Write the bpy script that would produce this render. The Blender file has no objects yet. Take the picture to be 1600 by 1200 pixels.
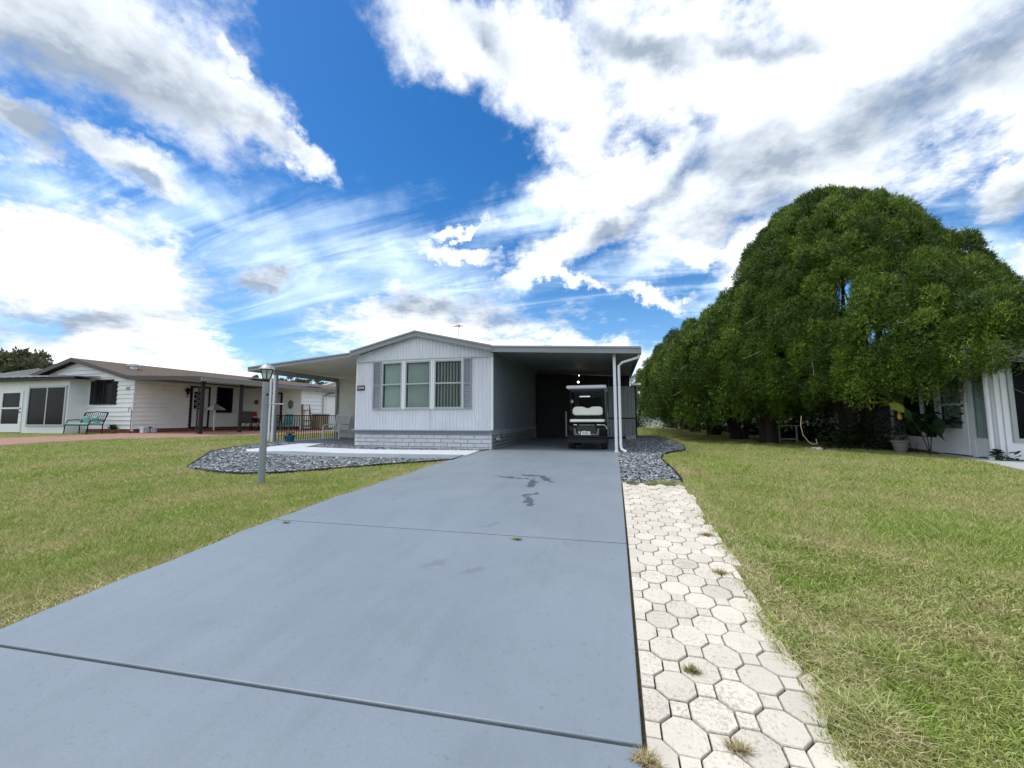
import bpy, math, random
import numpy as np
from mathutils import Vector, Matrix, Euler
random.seed(7); rng = np.random.default_rng(11)
scene = bpy.context.scene
COL = scene.collection
R = math.radians

# ------------------------------------------------------------------ camera
F, CAMZ = 600.0, 1.0
PITCH, YAW, ROLL = 4.9, 14.9, 0.2
cam_d = bpy.data.cameras.new("camera"); cam = bpy.data.objects.new("camera", cam_d); COL.objects.link(cam)
cam.location = (0, 0, CAMZ)
MROT = Matrix.Rotation(R(YAW), 3, 'Z') @ Matrix.Rotation(R(90 + PITCH), 3, 'X') @ Matrix.Rotation(R(-ROLL), 3, 'Z')
cam.rotation_euler = MROT.to_euler()
cam_d.sensor_width = 36; cam_d.lens = 36 * F / 1600; cam_d.clip_end = 3000; cam_d.clip_start = 0.05
scene.camera = cam

def ray(px, py):
    v = MROT @ Vector(((px - 800) / F, -(py - 600) / F, -1.0))
    return v
def PY(px, py, Y):
    v = ray(px, py); t = Y / v.y; return Vector((v.x * t, Y, CAMZ + v.z * t))
def PX(px, py, X):
    v = ray(px, py); t = X / v.x; return Vector((X, v.y * t, CAMZ + v.z * t))
def PZ(px, py, z):
    v = ray(px, py); t = (z - CAMZ) / v.z; return Vector((v.x * t, v.y * t, z))

# ------------------------------------------------------------------ terrain
def fy(y):
    y = np.asarray(y, float)
    return np.where(y >= 8.5, 0.0, np.where(y > 4, -0.036 * (8.5 - y), np.where(y > -2, -0.162 - 0.085 * (4 - y), -0.672)))
def T(x, y):
    x = np.asarray(x, float); y = np.asarray(y, float)
    s = (fy(y - .8) + fy(y - .4) + fy(y) + fy(y + .4) + fy(y + .8)) / 5
    g = np.clip(-x - 7, 0, 11) * 0.026
    g = g * np.clip((y + 2) / 8, 0, 1)
    return s + g
def _f(y): return 0.0 if y >= 8.5 else (-0.036 * (8.5 - y) if y > 4 else (-0.162 - 0.085 * (4 - y) if y > -2 else -0.672))
def Tz(x, y):
    s = (_f(y - .8) + _f(y - .4) + _f(y) + _f(y + .4) + _f(y + .8)) / 5
    return s + min(max(-x - 7, 0), 11) * 0.026 * min(max((y + 2) / 8, 0), 1)
def G(px, py, off=0.0):
    v = ray(px, py); t = 0.5
    for _ in range(400):
        x, y, z = v.x * t, v.y * t, CAMZ + v.z * t
        d = z - (Tz(x, y) + off)
        if abs(d) < 0.0005: break
        t += d / (-v.z + .03)
    return Vector((x, y, Tz(x, y) + off))

# ------------------------------------------------------------------ tags
def tag(o, label=None, cat=None, group=None, kind=None):
    if label: o['label'] = label
    if cat: o['category'] = cat
    if group: o['group'] = group
    if kind: o['kind'] = kind
    return o
def empty(name, loc=(0, 0, 0), rz=0, label=None, cat=None, group=None):
    o = bpy.data.objects.new(name, None); COL.objects.link(o)
    o.location = loc; o.rotation_euler = (0, 0, rz); o.empty_display_size = .2
    return tag(o, label, cat, group)
def link(name, me, mat, parent=None, loc=None):
    o = bpy.data.objects.new(name, me); COL.objects.link(o)
    if mat is not None:
        for m in (mat if isinstance(mat, (list, tuple)) else [mat]): me.materials.append(m)
    if parent is not None: o.parent = parent
    if loc is not None: o.location = loc
    return o
def copy_tree(o, parent=None):
    c = o.copy(); COL.objects.link(c); c.parent = parent
    for ch in list(o.children): copy_tree(ch, c)
    return c

class MB:
    """collects geometry for ONE mesh"""
    def __init__(s): s.v = []; s.f = []; s.m = []; s.mi = 0
    def add(s, vs, fs):
        b = len(s.v); s.v += [tuple(v) for v in vs]
        for f in fs: s.f.append(tuple(b + i for i in f)); s.m.append(s.mi)
    def box(s, c, d, rz=0, rot=None):
        hx, hy, hz = d[0] / 2, d[1] / 2, d[2] / 2
        M = rot if rot is not None else Matrix.Rotation(rz, 3, 'Z')
        vs = [M @ Vector((x, y, z)) + Vector(c) for x, y, z in
              ((-hx,-hy,-hz),(hx,-hy,-hz),(hx,hy,-hz),(-hx,hy,-hz),(-hx,-hy,hz),(hx,-hy,hz),(hx,hy,hz),(-hx,hy,hz))]
        s.add(vs, [(0,3,2,1),(4,5,6,7),(0,1,5,4),(1,2,6,5),(2,3,7,6),(3,0,4,7)]); return s
    def bb(s, x0, x1, y0, y1, z0, z1):
        return s.box(((x0+x1)/2,(y0+y1)/2,(z0+z1)/2),(abs(x1-x0),abs(y1-y0),abs(z1-z0)))
    def tube(s, pts, r, n=8, cap=True):
        pts = [Vector(p) for p in pts]; k = len(pts)
        rr = r if isinstance(r, (list, tuple)) else [r] * k
        rings = []; up = Vector((0, 0, 1)); prev = None
        for i, p in enumerate(pts):
            t = (pts[min(i+1, k-1)] - pts[max(i-1, 0)]).normalized()
            if prev is None:
                a = t.cross(up) if abs(t.z) < .95 else t.cross(Vector((1, 0, 0)))
                a.normalize()
            else:
                a = (prev - t * prev.dot(t)); a = a.normalized() if a.length > 1e-6 else prev
            prev = a; b = t.cross(a)
            rings.append([p + (a * math.cos(2*math.pi*j/n) + b * math.sin(2*math.pi*j/n)) * rr[i] for j in range(n)])
        vs = [v for rg in rings for v in rg]; fs = []
        for i in range(k - 1):
            for j in range(n):
                fs.append((i*n+j, i*n+(j+1)%n, (i+1)*n+(j+1)%n, (i+1)*n+j))
        if cap: fs += [tuple(range(n))[::-1], tuple((k-1)*n + j for j in range(n))]
        s.add(vs, fs); return s
    def lathe(s, c, prof, n=16, rz=0):
        c = Vector(c); vs = []; fs = []
        for (r, z) in prof:
            for j in range(n):
                a = 2*math.pi*j/n + rz; vs.append(c + Vector((r*math.cos(a), r*math.sin(a), z)))
        for i in range(len(prof) - 1):
            for j in range(n): fs.append((i*n+j, i*n+(j+1)%n, (i+1)*n+(j+1)%n, (i+1)*n+j))
        fs += [tuple(range(n))[::-1], tuple((len(prof)-1)*n + j for j in range(n))]
        s.add(vs, fs); return s
    def prism(s, poly, z0, z1):
        n = len(poly)
        a = sum(poly[i][0]*poly[(i+1)%n][1]-poly[(i+1)%n][0]*poly[i][1] for i in range(n))
        if a < 0: poly = poly[::-1]
        vs = [(p[0], p[1], z0) for p in poly] + [(p[0], p[1], z1) for p in poly]
        s.add(vs, [tuple(range(n))[::-1], tuple(range(n, 2*n))] + [(i, (i+1)%n, n+(i+1)%n, n+i) for i in range(n)]); return s
    def slab(s, pts, axis, a0, a1):
        """closed outline in a vertical plane extruded along axis ('y': pts are (x,z); 'x': pts are (y,z))"""
        n = len(pts)
        if axis == 'y': vs = [(p[0], a0, p[1]) for p in pts] + [(p[0], a1, p[1]) for p in pts]
        else: vs = [(a0, p[0], p[1]) for p in pts] + [(a1, p[0], p[1]) for p in pts]
        s.add(vs, [tuple(range(n)), tuple(range(n, 2*n))[::-1]] + [(i, n+i, n+(i+1)%n, (i+1)%n) for i in range(n)]); return s
    def sphere(s, c, r, n=12, sc=(1, 1, 1)):
        prof = []; c = Vector(c); vs = []; fs = []; m = n // 2
        for i in range(m + 1):
            th = math.pi * i / m
            for j in range(n):
                a = 2*math.pi*j/n
                vs.append(c + Vector((r*sc[0]*math.sin(th)*math.cos(a), r*sc[1]*math.sin(th)*math.sin(a), -r*sc[2]*math.cos(th))))
        for i in range(m):
            for j in range(n): fs.append((i*n+j, i*n+(j+1)%n, (i+1)*n+(j+1)%n, (i+1)*n+j))
        s.add(vs, fs); return s
    def build(s, name, mat, parent=None, bevel=0, smooth=False, loc=None):
        me = bpy.data.meshes.new(name); me.from_pydata(s.v, [], s.f)
        if len(set(s.m)) > 1: me.polygons.foreach_set('material_index', s.m)
        import bmesh
        bm = bmesh.new(); bm.from_mesh(me)
        if smooth: bmesh.ops.remove_doubles(bm, verts=bm.verts, dist=1e-5)
        bmesh.ops.recalc_face_normals(bm, faces=bm.faces); bm.to_mesh(me); bm.free()
        if smooth:
            me.polygons.foreach_set('use_smooth', [True] * len(me.polygons))
            try: me.set_sharp_from_angle(angle=R(38))
            except Exception: pass
        o = link(name, me, mat, parent, loc)
        if bevel:
            b = o.modifiers.new('bevel', 'BEVEL'); b.width = bevel; b.segments = 2; b.limit_method = 'ANGLE'; b.angle_limit = R(50)
        return o

def tri_mesh(name, verts, faces_n, mat, parent=None, attr=None, smooth=False):
    """verts (N,3) numpy laid out face after face, faces_n verts per face, no sharing"""
    me = bpy.data.meshes.new(name); n = len(verts); nf = n // faces_n
    me.vertices.add(n); me.vertices.foreach_set('co', np.ascontiguousarray(verts, dtype=np.float32).ravel())
    me.loops.add(n); me.loops.foreach_set('vertex_index', np.arange(n, dtype=np.int32))
    me.polygons.add(nf); me.polygons.foreach_set('loop_start', np.arange(0, n, faces_n, dtype=np.int32))
    me.polygons.foreach_set('loop_total', np.full(nf, faces_n, dtype=np.int32))
    if attr is not None:
        a = me.attributes.new('vary', 'FLOAT', 'FACE'); a.data.foreach_set('value', np.asarray(attr, dtype=np.float32))
    me.update(calc_edges=True)
    return link(name, me, mat, parent)

def inpoly(x, y, poly):
    r = np.zeros(len(x), bool); n = len(poly); j = n - 1
    for i in range(n):
        xi, yi, xj, yj = poly[i][0], poly[i][1], poly[j][0], poly[j][1]
        c = ((yi > y) != (yj > y)) & (x < (xj - xi) * (y - yi) / ((yj - yi) + 1e-12) + xi)
        r ^= c; j = i
    return r

# ------------------------------------------------------------------ materials
def newmat(name):
    m = bpy.data.materials.new(name); m.use_nodes = True; nt = m.node_tree
    return m, nt, nt.nodes['Principled BSDF']
def nd(nt, t, **k):
    n = nt.nodes.new(t)
    for a, b in k.items():
        if a in n.inputs: n.inputs[a].default_value = b
        else: setattr(n, a, b)
    return n
def mat(name, c, rough=.6, var=.12, scale=6, metal=0, bump=0, bscale=60, stretch=None, spec=.5, c2=None, dirt=0):
    """base colour broken up by two scales of noise, fine bump"""
    m, nt, b = newmat(name); L = nt.links.new
    tc = nd(nt, 'ShaderNodeTexCoord'); mp = nd(nt, 'ShaderNodeMapping')
    if stretch: mp.inputs['Scale'].default_value = stretch
    L(tc.outputs['Object'], mp.inputs[0])
    n1 = nd(nt, 'ShaderNodeTexNoise', Scale=scale, Detail=6.0, Roughness=.65); L(mp.outputs[0], n1.inputs['Vector'])
    rp = nd(nt, 'ShaderNodeValToRGB'); L(n1.outputs[0], rp.inputs[0])
    c = tuple(c); c2 = c2 or tuple(min(1, x * (1 + var)) for x in c); c1 = tuple(x * (1 - var) for x in c)
    rp.color_ramp.elements[0].position = .3; rp.color_ramp.elements[0].color = (*c1, 1)
    rp.color_ramp.elements[1].position = .7; rp.color_ramp.elements[1].color = (*c2, 1)
    out = rp.outputs[0]
    if dirt:
        n3 = nd(nt, 'ShaderNodeTexNoise', Scale=1.3, Detail=8.0, Roughness=.75); L(tc.outputs['Object'], n3.inputs['Vector'])
        mr = nd(nt, 'ShaderNodeMapRange'); mr.inputs[1].default_value = .52; mr.inputs[2].default_value = .75; mr.inputs[4].default_value = dirt; L(n3.outputs[0], mr.inputs[0])
        mx = nd(nt, 'ShaderNodeMixRGB', blend_type='MULTIPLY'); mx.inputs[2].default_value = (.62, .58, .5, 1); L(mr.outputs[0], mx.inputs[0]); L(out, mx.inputs[1]); out = mx.outputs[0]
    L(out, b.inputs['Base Color'])
    b.inputs['Roughness'].default_value = rough; b.inputs['Metallic'].default_value = metal
    b.inputs['Specular IOR Level'].default_value = spec
    if bump:
        n2 = nd(nt, 'ShaderNodeTexNoise', Scale=bscale, Detail=4.0); L(mp.outputs[0], n2.inputs['Vector'])
        bp = nd(nt, 'ShaderNodeBump', Strength=bump, Distance=.01); L(n2.outputs[0], bp.inputs['Height']); L(bp.outputs[0], b.inputs['Normal'])
    return m
def foliage(name, dark, light, tips=None, rough=.55, trans=.25):
    m, nt, b = newmat(name); L = nt.links.new
    at = nd(nt, 'ShaderNodeAttribute', attribute_name='vary')
    rp = nd(nt, 'ShaderNodeValToRGB'); L(at.outputs['Fac'], rp.inputs[0])
    rp.color_ramp.elements[0].color = (*dark, 1); rp.color_ramp.elements[1].color = (*light, 1)
    if tips:
        e = rp.color_ramp.elements.new(.93); e.color = (*light, 1); rp.color_ramp.elements[-1].color = (*tips, 1)
    L(rp.outputs[0], b.inputs['Base Color']); b.inputs['Roughness'].default_value = rough; b.inputs['Specular IOR Level'].default_value = .25
    tr = nd(nt, 'ShaderNodeBsdfTranslucent'); L(rp.outputs[0], tr.inputs[0])
    mx = nd(nt, 'ShaderNodeMixShader'); mx.inputs[0].default_value = trans
    L(b.outputs[0], mx.inputs[1]); L(tr.outputs[0], mx.inputs[2]); L(mx.outputs[0], nt.nodes['Material Output'].inputs[0])
    return m
def glassy(name, c=(.02, .025, .03), rough=.03, alpha=.75):
    m, nt, b = newmat(name); b.inputs['Base Color'].default_value = (*c, 1); b.inputs['Roughness'].default_value = rough
    b.inputs['Specular IOR Level'].default_value = .9
    tr = nd(nt, 'ShaderNodeBsdfTransparent'); tr.inputs[0].default_value = (.85, .9, .9, 1)
    mx = nd(nt, 'ShaderNodeMixShader'); mx.inputs[0].default_value = alpha
    nt.links.new(tr.outputs[0], mx.inputs[1]); nt.links.new(b.outputs[0], mx.inputs[2]); nt.links.new(mx.outputs[0], nt.nodes['Material Output'].inputs[0])
    return m

M = {}
M['white'] = mat('white_paint', (.66, .69, .74), .5, .04, 3, dirt=.25, bump=.05)
M['siding'] = mat('corrugated_siding', (.60, .63, .70), .42, .05, 2, dirt=.35, stretch=(1, 1, .3))
M['sidedark'] = mat('band_grey_blue', (.25, .30, .36), .5, .08, 3)
M['block'] = mat('painted_split_block', (.62, .65, .71), .85, .08, 12, bump=.8, bscale=45, dirt=.4)
M['fascia'] = mat('grey_fascia', (.215, .24, .265), .4, .07, 2, dirt=.3, stretch=(.4, 1, 1))
M['fascia_top'] = mat('grey_gutter_lip', (.24, .265, .29), .4, .06, 2)
M['soffit'] = mat('cream_soffit', (.62, .60, .55), .6, .05, 2, dirt=.3)
M['roofwhite'] = mat('roof_coating', (.5, .52, .54), .8, .1, 2, dirt=.4)
M['carceil'] = mat('carport_ceiling_shaded', (.20, .21, .22), .6, .05, 2, dirt=.3)  # greyer than the porch soffit: carport shade is painted into this ceiling
M['partition'] = mat('cream_partition', (.52, .52, .49), .6, .05, 2, dirt=.3)
M['frame'] = mat('window_frame_grey', (.33, .37, .38), .4, .05, 5, metal=.3)
M['shutter'] = mat('shutter_grey_blue', (.24, .27, .32), .5, .08, 8)
M['blind'] = mat('vertical_blind', (.80, .86, .79), .6, .08, 4)
M['glass'] = glassy('window_glass', alpha=.14)
M['dglass'] = mat('dark_glass', (.005, .006, .008), .15, .3, 2, spec=.04)
M['black'] = mat('black_metal', (.012, .012, .014), .5, .2, 10, spec=.12)
M['bronze'] = mat('dark_bronze', (.026, .023, .023), .5, .2, 10, spec=.12)
M['room'] = mat('dim_room', (.16, .16, .15), .9)
M['screen'] = mat('carport_back_shade', (.012, .013, .016), .8, .2, 30)  # near-black stand-in for the unlit carport back, shade held in the colour
M['post_white'] = mat('white_post', (.66, .68, .73), .45, .04, 4, dirt=.2)
M['lamp_pole'] = mat('lamp_pole_paint', (.20, .235, .255), .5, .08, 5, dirt=.3)
M['silver'] = mat('silver_metal', (.45, .47, .48), .3, .1, 8, metal=.7)
M['lampglass'] = glassy('lantern_glass', (.5, .56, .52), .2, .6)
M['concwhite'] = mat('pale_painted_walk', (.50, .54, .60), .7, .05, 3, bump=.2, dirt=.3)
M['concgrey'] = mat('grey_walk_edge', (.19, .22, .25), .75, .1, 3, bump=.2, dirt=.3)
M['porchfloor'] = mat('porch_floor_paint', (.16, .18, .21), .5, .1, 2, dirt=.3)
M['neighbour'] = mat('white_lap_siding', (.72, .75, .78), .5, .05, 2, dirt=.25, stretch=(.4, .4, 2))
M['browntrim'] = mat('brown_trim', (.035, .03, .032), .5, .1, 4)
M['shingle'] = mat('brown_shingle', (.095, .068, .05), .95, .45, 9, bump=.6, bscale=40)
M['brick'] = mat('red_brick', (.23, .075, .05), .85, .25, 9, bump=.4)
M['leaf_cedar'] = foliage('cedar_leaf', (.022, .048, .007), (.125, .205, .021), (.26, .35, .05), trans=.13)
M['leaf_dark'] = foliage('dark_leaf', (.012, .03, .010), (.035, .075, .022))
M['leaf_far'] = foliage('far_leaf', (.045, .06, .03), (.12, .135, .06))
M['leaf_yellow'] = foliage('yellow_leaf', (.18, .24, .02), (.32, .4, .05))
M['bark'] = mat('bark', (.04, .03, .024), .9, .35, 8, bump=1, bscale=18, stretch=(3, 3, .6))
M['twig'] = mat('dry_twig', (.20, .17, .15), .9, .3, 8)
M['teal'] = mat('teal_cushion', (.20, .36, .33), .85, .15, 5)
M['turq'] = mat('turquoise_plastic', (.03, .20, .21), .5, .1, 5)
M['red'] = mat('red_fabric', (.30, .015, .025), .8, .2, 6)
M['bluepot'] = mat('blue_glaze', (.008, .085, .14), .25, .1, 5)
M['concrete'] = mat('raw_concrete', (.36, .35, .33), .9, .15, 10, bump=.5)
M['wood'] = mat('weathered_wood', (.13, .085, .06), .8, .3, 10, stretch=(6, 6, 1))
M['tan'] = mat('tan_resin', (.24, .21, .13), .7, .15, 5)
M['brownpole'] = mat('brown_pole', (.2, .13, .10), .6, .1)
M['cartblack'] = mat('cart_black_plastic', (.009, .009, .011), .4, .2, 12, spec=.2)
M['cartgrey'] = mat('cart_grey_trim', (.10, .105, .125), .4, .1, 12)
M['vinyl'] = mat('white_vinyl', (.78, .82, .74), .45, .03, 3)
M['cartroof'] = mat('cart_roof_plastic', (.62, .64, .68), .4, .04, 3)
M['rubber'] = mat('tyre_rubber', (.012, .012, .012), .85, .2, 20)
M['plate'] = mat('plate_white', (.7, .74, .72), .4, .03)
M['ink'] = mat('plate_ink', (.03, .06, .04), .5, .03)
M['digit'] = mat('digit_white', (.85, .87, .9), .4, .02)
M['stone'] = mat('white_stone', (.6, .6, .58), .8, .1, 6)
M['curtain'] = mat('sheer_curtain', (.62, .66, .68), .8, .1, 3)
M['soil'] = mat('mulch', (.05, .025, .018), .95, .3, 20, bump=1)
M['straw'] = mat('dry_straw', (.3, .24, .13), .9, .2)
def emit(name, c, s):
    m, nt, b = newmat(name); b.inputs['Base Color'].default_value = (*c, 1); b.inputs['Emission Color'].default_value = (*c, 1); b.inputs['Emission Strength'].default_value = s
    return m
M['bulb'] = emit('lamp_bulb', (1, .93, .8), 9)
# ------------------------------------------------------------------ sky + sun
SUN_EL, SUN_AZ = 64, -105      # azimuth measured from +Y towards +X (degrees)
world = bpy.data.worlds.new("World"); scene.world = world; world.use_nodes = True
nt = world.node_tree; nt.nodes.clear(); L = nt.links.new
out = nd(nt, 'ShaderNodeOutputWorld'); bg = nd(nt, 'ShaderNodeBackground'); L(bg.outputs[0], out.inputs[0])
bg.inputs[1].default_value = 0.1
sky = nd(nt, 'ShaderNodeTexSky', sky_type='NISHITA'); sky.sun_disc = False
sky.sun_elevation = R(SUN_EL); sky.sun_rotation = R(SUN_AZ); sky.air_density = 1.0; sky.dust_density = .3; sky.ozone_density = 2.5
hs = nd(nt, 'ShaderNodeHueSaturation'); hs.inputs['Saturation'].default_value = 1.38; hs.inputs['Value'].default_value = 1.15; hs.inputs['Hue'].default_value = .503
L(sky.outputs[0], hs.inputs['Color'])
tc = nd(nt, 'ShaderNodeTexCoord'); sp = nd(nt, 'ShaderNodeSeparateXYZ'); L(tc.outputs['Generated'], sp.inputs[0])
def mth(op, a, b=None, c=None, clamp=False):
    n = nd(nt, 'ShaderNodeMath', operation=op); n.use_clamp = clamp
    for i, v in enumerate((a, b, c)):
        if v is None: continue
        if isinstance(v, (int, float)): n.inputs[i].default_value = v
        else: L(v, n.inputs[i])
    return n.outputs[0]
def vm(op, a, b=None):
    n = nd(nt, 'ShaderNodeVectorMath', operation=op)
    for i, v in enumerate((a, b)):
        if v is None: continue
        if isinstance(v, (tuple, list)): n.inputs[i].default_value = v
        else: L(v, n.inputs[i])
    return n
X, Yc, Z = sp.outputs
az = mth('ARCTAN2', X, Yc); el = mth('ARCSINE', Z)
zz = mth('ADD', mth('MAXIMUM', Z, 0.0), .16)
cq = nd(nt, 'ShaderNodeCombineXYZ'); L(mth('DIVIDE', X, zz), cq.inputs[0]); L(mth('DIVIDE', Yc, zz), cq.inputs[1])   # position on the cloud deck
def noise(scale, detail=8., rough=.6, vec=None, dist=0., st=None, seed=0.):
    n = nd(nt, 'ShaderNodeTexNoise', Scale=scale, Detail=detail, Roughness=rough, Distortion=dist)
    v = vec or cq.outputs[0]
    if st or seed:
        mp = nd(nt, 'ShaderNodeMapping'); mp.inputs['Rotation'].default_value = (0, 0, R(st[2]) if st else 0)
        mp.inputs['Scale'].default_value = (st[0], st[1], 1) if st else (1, 1, 1); mp.inputs['Location'].default_value = (seed, seed*.7, 0)
        L(v, mp.inputs[0]); v = mp.outputs[0]
    L(v, n.inputs['Vector']); return n
ae = nd(nt, 'ShaderNodeCombineXYZ'); L(az, ae.inputs[0]); L(el, ae.inputs[1])
w1 = noise(2.6, 5., .6, tc.outputs['Generated']); w2 = noise(14., 6., .65, tc.outputs['Generated'])
def warped(k1, k2):
    a = vm('MULTIPLY', vm('SUBTRACT', w1.outputs['Color'], (.5, .5, .5)).outputs[0], (k1, k1, 0)).outputs[0]
    b = vm('MULTIPLY', vm('SUBTRACT', w2.outputs['Color'], (.5, .5, .5)).outputs[0], (k2, k2, 0)).outputs[0]
    return vm('ADD', ae.outputs[0], vm('ADD', a, b).outputs[0]).outputs[0]
wv = warped(.30, .12)
def azel(px, py):
    v = ray(px, py).normalized(); return Vector((math.atan2(v.x, v.y), math.asin(v.z)))
def field(blobs, vec):
    acc = None
    for cx, cy, la, ang, lb in blobs:
        c = azel(cx, cy); ca, sa = math.cos(R(ang)), math.sin(R(ang))
        A = azel(cx + la * ca, cy + la * sa) - c; B = azel(cx - lb * sa, cy + lb * ca) - c
        mp = nd(nt, 'ShaderNodeMapping', vector_type='TEXTURE')
        mp.inputs['Location'].default_value = (c.x, c.y, 0); mp.inputs['Rotation'].default_value = (0, 0, math.atan2(A.y, A.x))
        mp.inputs['Scale'].default_value = (A.length, B.length, 1); L(vec, mp.inputs[0])
        ln = nd(nt, 'ShaderNodeVectorMath', operation='LENGTH'); L(mp.outputs[0], ln.inputs[0])
        v = mth('SUBTRACT', 1.0, ln.outputs['Value'])
        acc = v if acc is None else mth('MAXIMUM', acc, v)
    return mth('MAXIMUM', acc, -1.0)
def ramp(v, lo, hi, a=0., b=1., smooth=True):
    n = nd(nt, 'ShaderNodeMapRange'); n.interpolation_type = 'SMOOTHSTEP' if smooth else 'LINEAR'
    L(v, n.inputs[0]); n.inputs[1].default_value = lo; n.inputs[2].default_value = hi; n.inputs[3].default_value = a; n.inputs[4].default_value = b
    return n.outputs[0]
# (px, py, half length, angle down to the right, half width) of each cloud mass as seen from the drive
CUM = [(40,400,150,10,95),(150,440,170,35,100),(230,540,150,25,70),(90,560,190,5,75),(330,600,170,10,50),(200,410,60,40,40),
       (700,520,190,0,60),(820,560,220,10,45),(640,490,110,-5,45),(930,560,170,0,38),
       (100,70,250,10,120),(230,120,230,32,85),(380,175,130,33,50),(470,225,70,35,25),(345,95,50,50,20),
       (40,205,95,25,42),(195,272,82,32,42),(395,446,62,-10,26),
       (740,60,200,30,75),(860,130,190,28,95),(1050,80,300,0,135),(1350,60,330,0,150),(1250,230,330,-12,140),(1500,180,260,0,110),
       (1000,270,210,-22,62),(930,345,150,-28,42),(1090,340,170,-10,90),(850,400,90,-35,30),(1180,430,90,-35,60),
       (1560,315,90,-25,48),(1590,430,60,0,30),(720,380,80,8,16),(730,340,50,-10,10),(880,435,60,20,12),
       (1010,465,65,8,16),(1100,415,80,0,22)]
VEIL = [(420,420,330,8,130),(620,400,250,12,110),(700,460,260,0,80),(330,340,230,15,70),(60,300,160,20,70),(600,370,120,10,50),
        (830,330,190,-20,55),(820,440,110,-30,40),(1000,420,190,-15,55),(900,270,130,-40,45),(1120,480,120,0,35),(560,610,400,0,60),(1500,420,250,10,80)]
GREY = [(110,85,320,20,125),(250,130,250,31,80),(420,205,90,32,28),(50,205,90,25,35),(205,295,45,30,14),(400,450,95,-10,48),(70,505,190,4,27),(20,470,60,10,16),
        (690,478,115,0,28),(790,500,60,0,14),(1400,170,330,-22,62),(1250,240,230,-22,45),(1060,285,120,-25,30),(1130,350,150,-20,40),
        (1570,330,80,-30,38),(1500,120,160,-15,50),(750,50,60,50,20),(1000,60,110,10,26),(950,360,90,-25,22),(1180,60,150,-8,20)]
fn = noise(3.2, 10., .62); fn2 = noise(11., 8., .65, seed=3.1)
nz = mth('ADD', mth('SUBTRACT', fn.outputs[0], .5), mth('MULTIPLY', mth('SUBTRACT', fn2.outputs[0], .5), .55))
cf = mth('ADD', field(CUM, wv), mth('MULTIPLY', nz, 1.5))
cum = ramp(cf, -.22, .62)
# streaked high veil
st = noise(1.6, 9., .62, st=(.55, 2.6, 38), dist=.8, seed=1.7)
vf = mth('ADD', field(VEIL, warped(.35, .10)), mth('MULTIPLY', mth('SUBTRACT', st.outputs[0], .5), 2.4))
veil = ramp(vf, 0., 1.6, 0, .9)
gn = noise(1.9, 7., .55, seed=5.5)
gf = mth('ADD', field(GREY, warped(.22, .07)), mth('MULTIPLY', mth('ADD', mth('SUBTRACT', gn.outputs[0], .5), mth('MULTIPLY', nz, 1.1)), 1.4))
grey = ramp(gf, -.65, 1.15)
# out of view: broken cloud, thickened to throw more light on the facade
away = ramp(mth('ABSOLUTE', mth('ADD', az, R(YAW))), R(62), R(85))
gen = mth('MULTIPLY', ramp(noise(1.1, 9., .6, seed=9.).outputs[0], .34, .5), away)
cum = mth('MAXIMUM', cum, gen)
zen = mth('MULTIPLY', ramp(Z, .78, .93), .75)
cum = mth('MAXIMUM', cum, zen)
def mix(fac, a, b):
    n = nd(nt, 'ShaderNodeMixRGB')
    for i, v in enumerate((fac, a, b)):
        if isinstance(v, tuple): n.inputs[i].default_value = (*v, 1)
        elif isinstance(v, (int, float)): n.inputs[i].default_value = v
        else: L(v, n.inputs[i])
    return n.outputs[0]
low = ramp(Z, .0, .42, 1., 0.)
skyc = mix(mth('MULTIPLY', low, .35), hs.outputs[0], (3.2, 6.0, 9.8))
c1 = mix(veil, skyc, (8.6, 10.3, 11.6))
sh2 = noise(2.3, 8., .6, seed=12.3)
shade = mth('ADD', mth('MULTIPLY', grey, ramp(noise(4.2, 8., .62, seed=21.).outputs[0], .35, .65, .50, 1.0)), mth('ADD', ramp(nz, -.25, .25, .26, -.05, False), ramp(sh2.outputs[0], .42, .70, 0., .38)), clamp=True)
cc = mix(shade, (10.6, 11.0, 11.4), (3.1, 3.75, 4.6))
fin = mix(cum, c1, cc)
L(fin, bg.inputs[0])
try: world.cycles.sampling_method = 'MANUAL'; world.cycles.sample_map_resolution = 512
except Exception: pass
sd = bpy.data.lights.new('sun', 'SUN'); sd.energy = 2.0; sd.angle = R(12); sd.color = (1, .95, .87)
sun = bpy.data.objects.new('sun', sd); COL.objects.link(sun); sun.location = (0, 0, 30)
d = Vector((math.sin(R(SUN_AZ)) * math.cos(R(SUN_EL)), math.cos(R(SUN_AZ)) * math.cos(R(SUN_EL)), math.sin(R(SUN_EL))))
sun.rotation_euler = (-d).to_track_quat('-Z', 'Y').to_euler()
sc = scene; sc.view_settings.view_transform = 'Standard'; sc.view_settings.look = 'None'; sc.view_settings.exposure = 0.43; sc.view_settings.gamma = 1
sc.cycles.max_bounces = 6; sc.cycles.transparent_max_bounces = 12; sc.cycles.diffuse_bounces = 3
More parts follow.
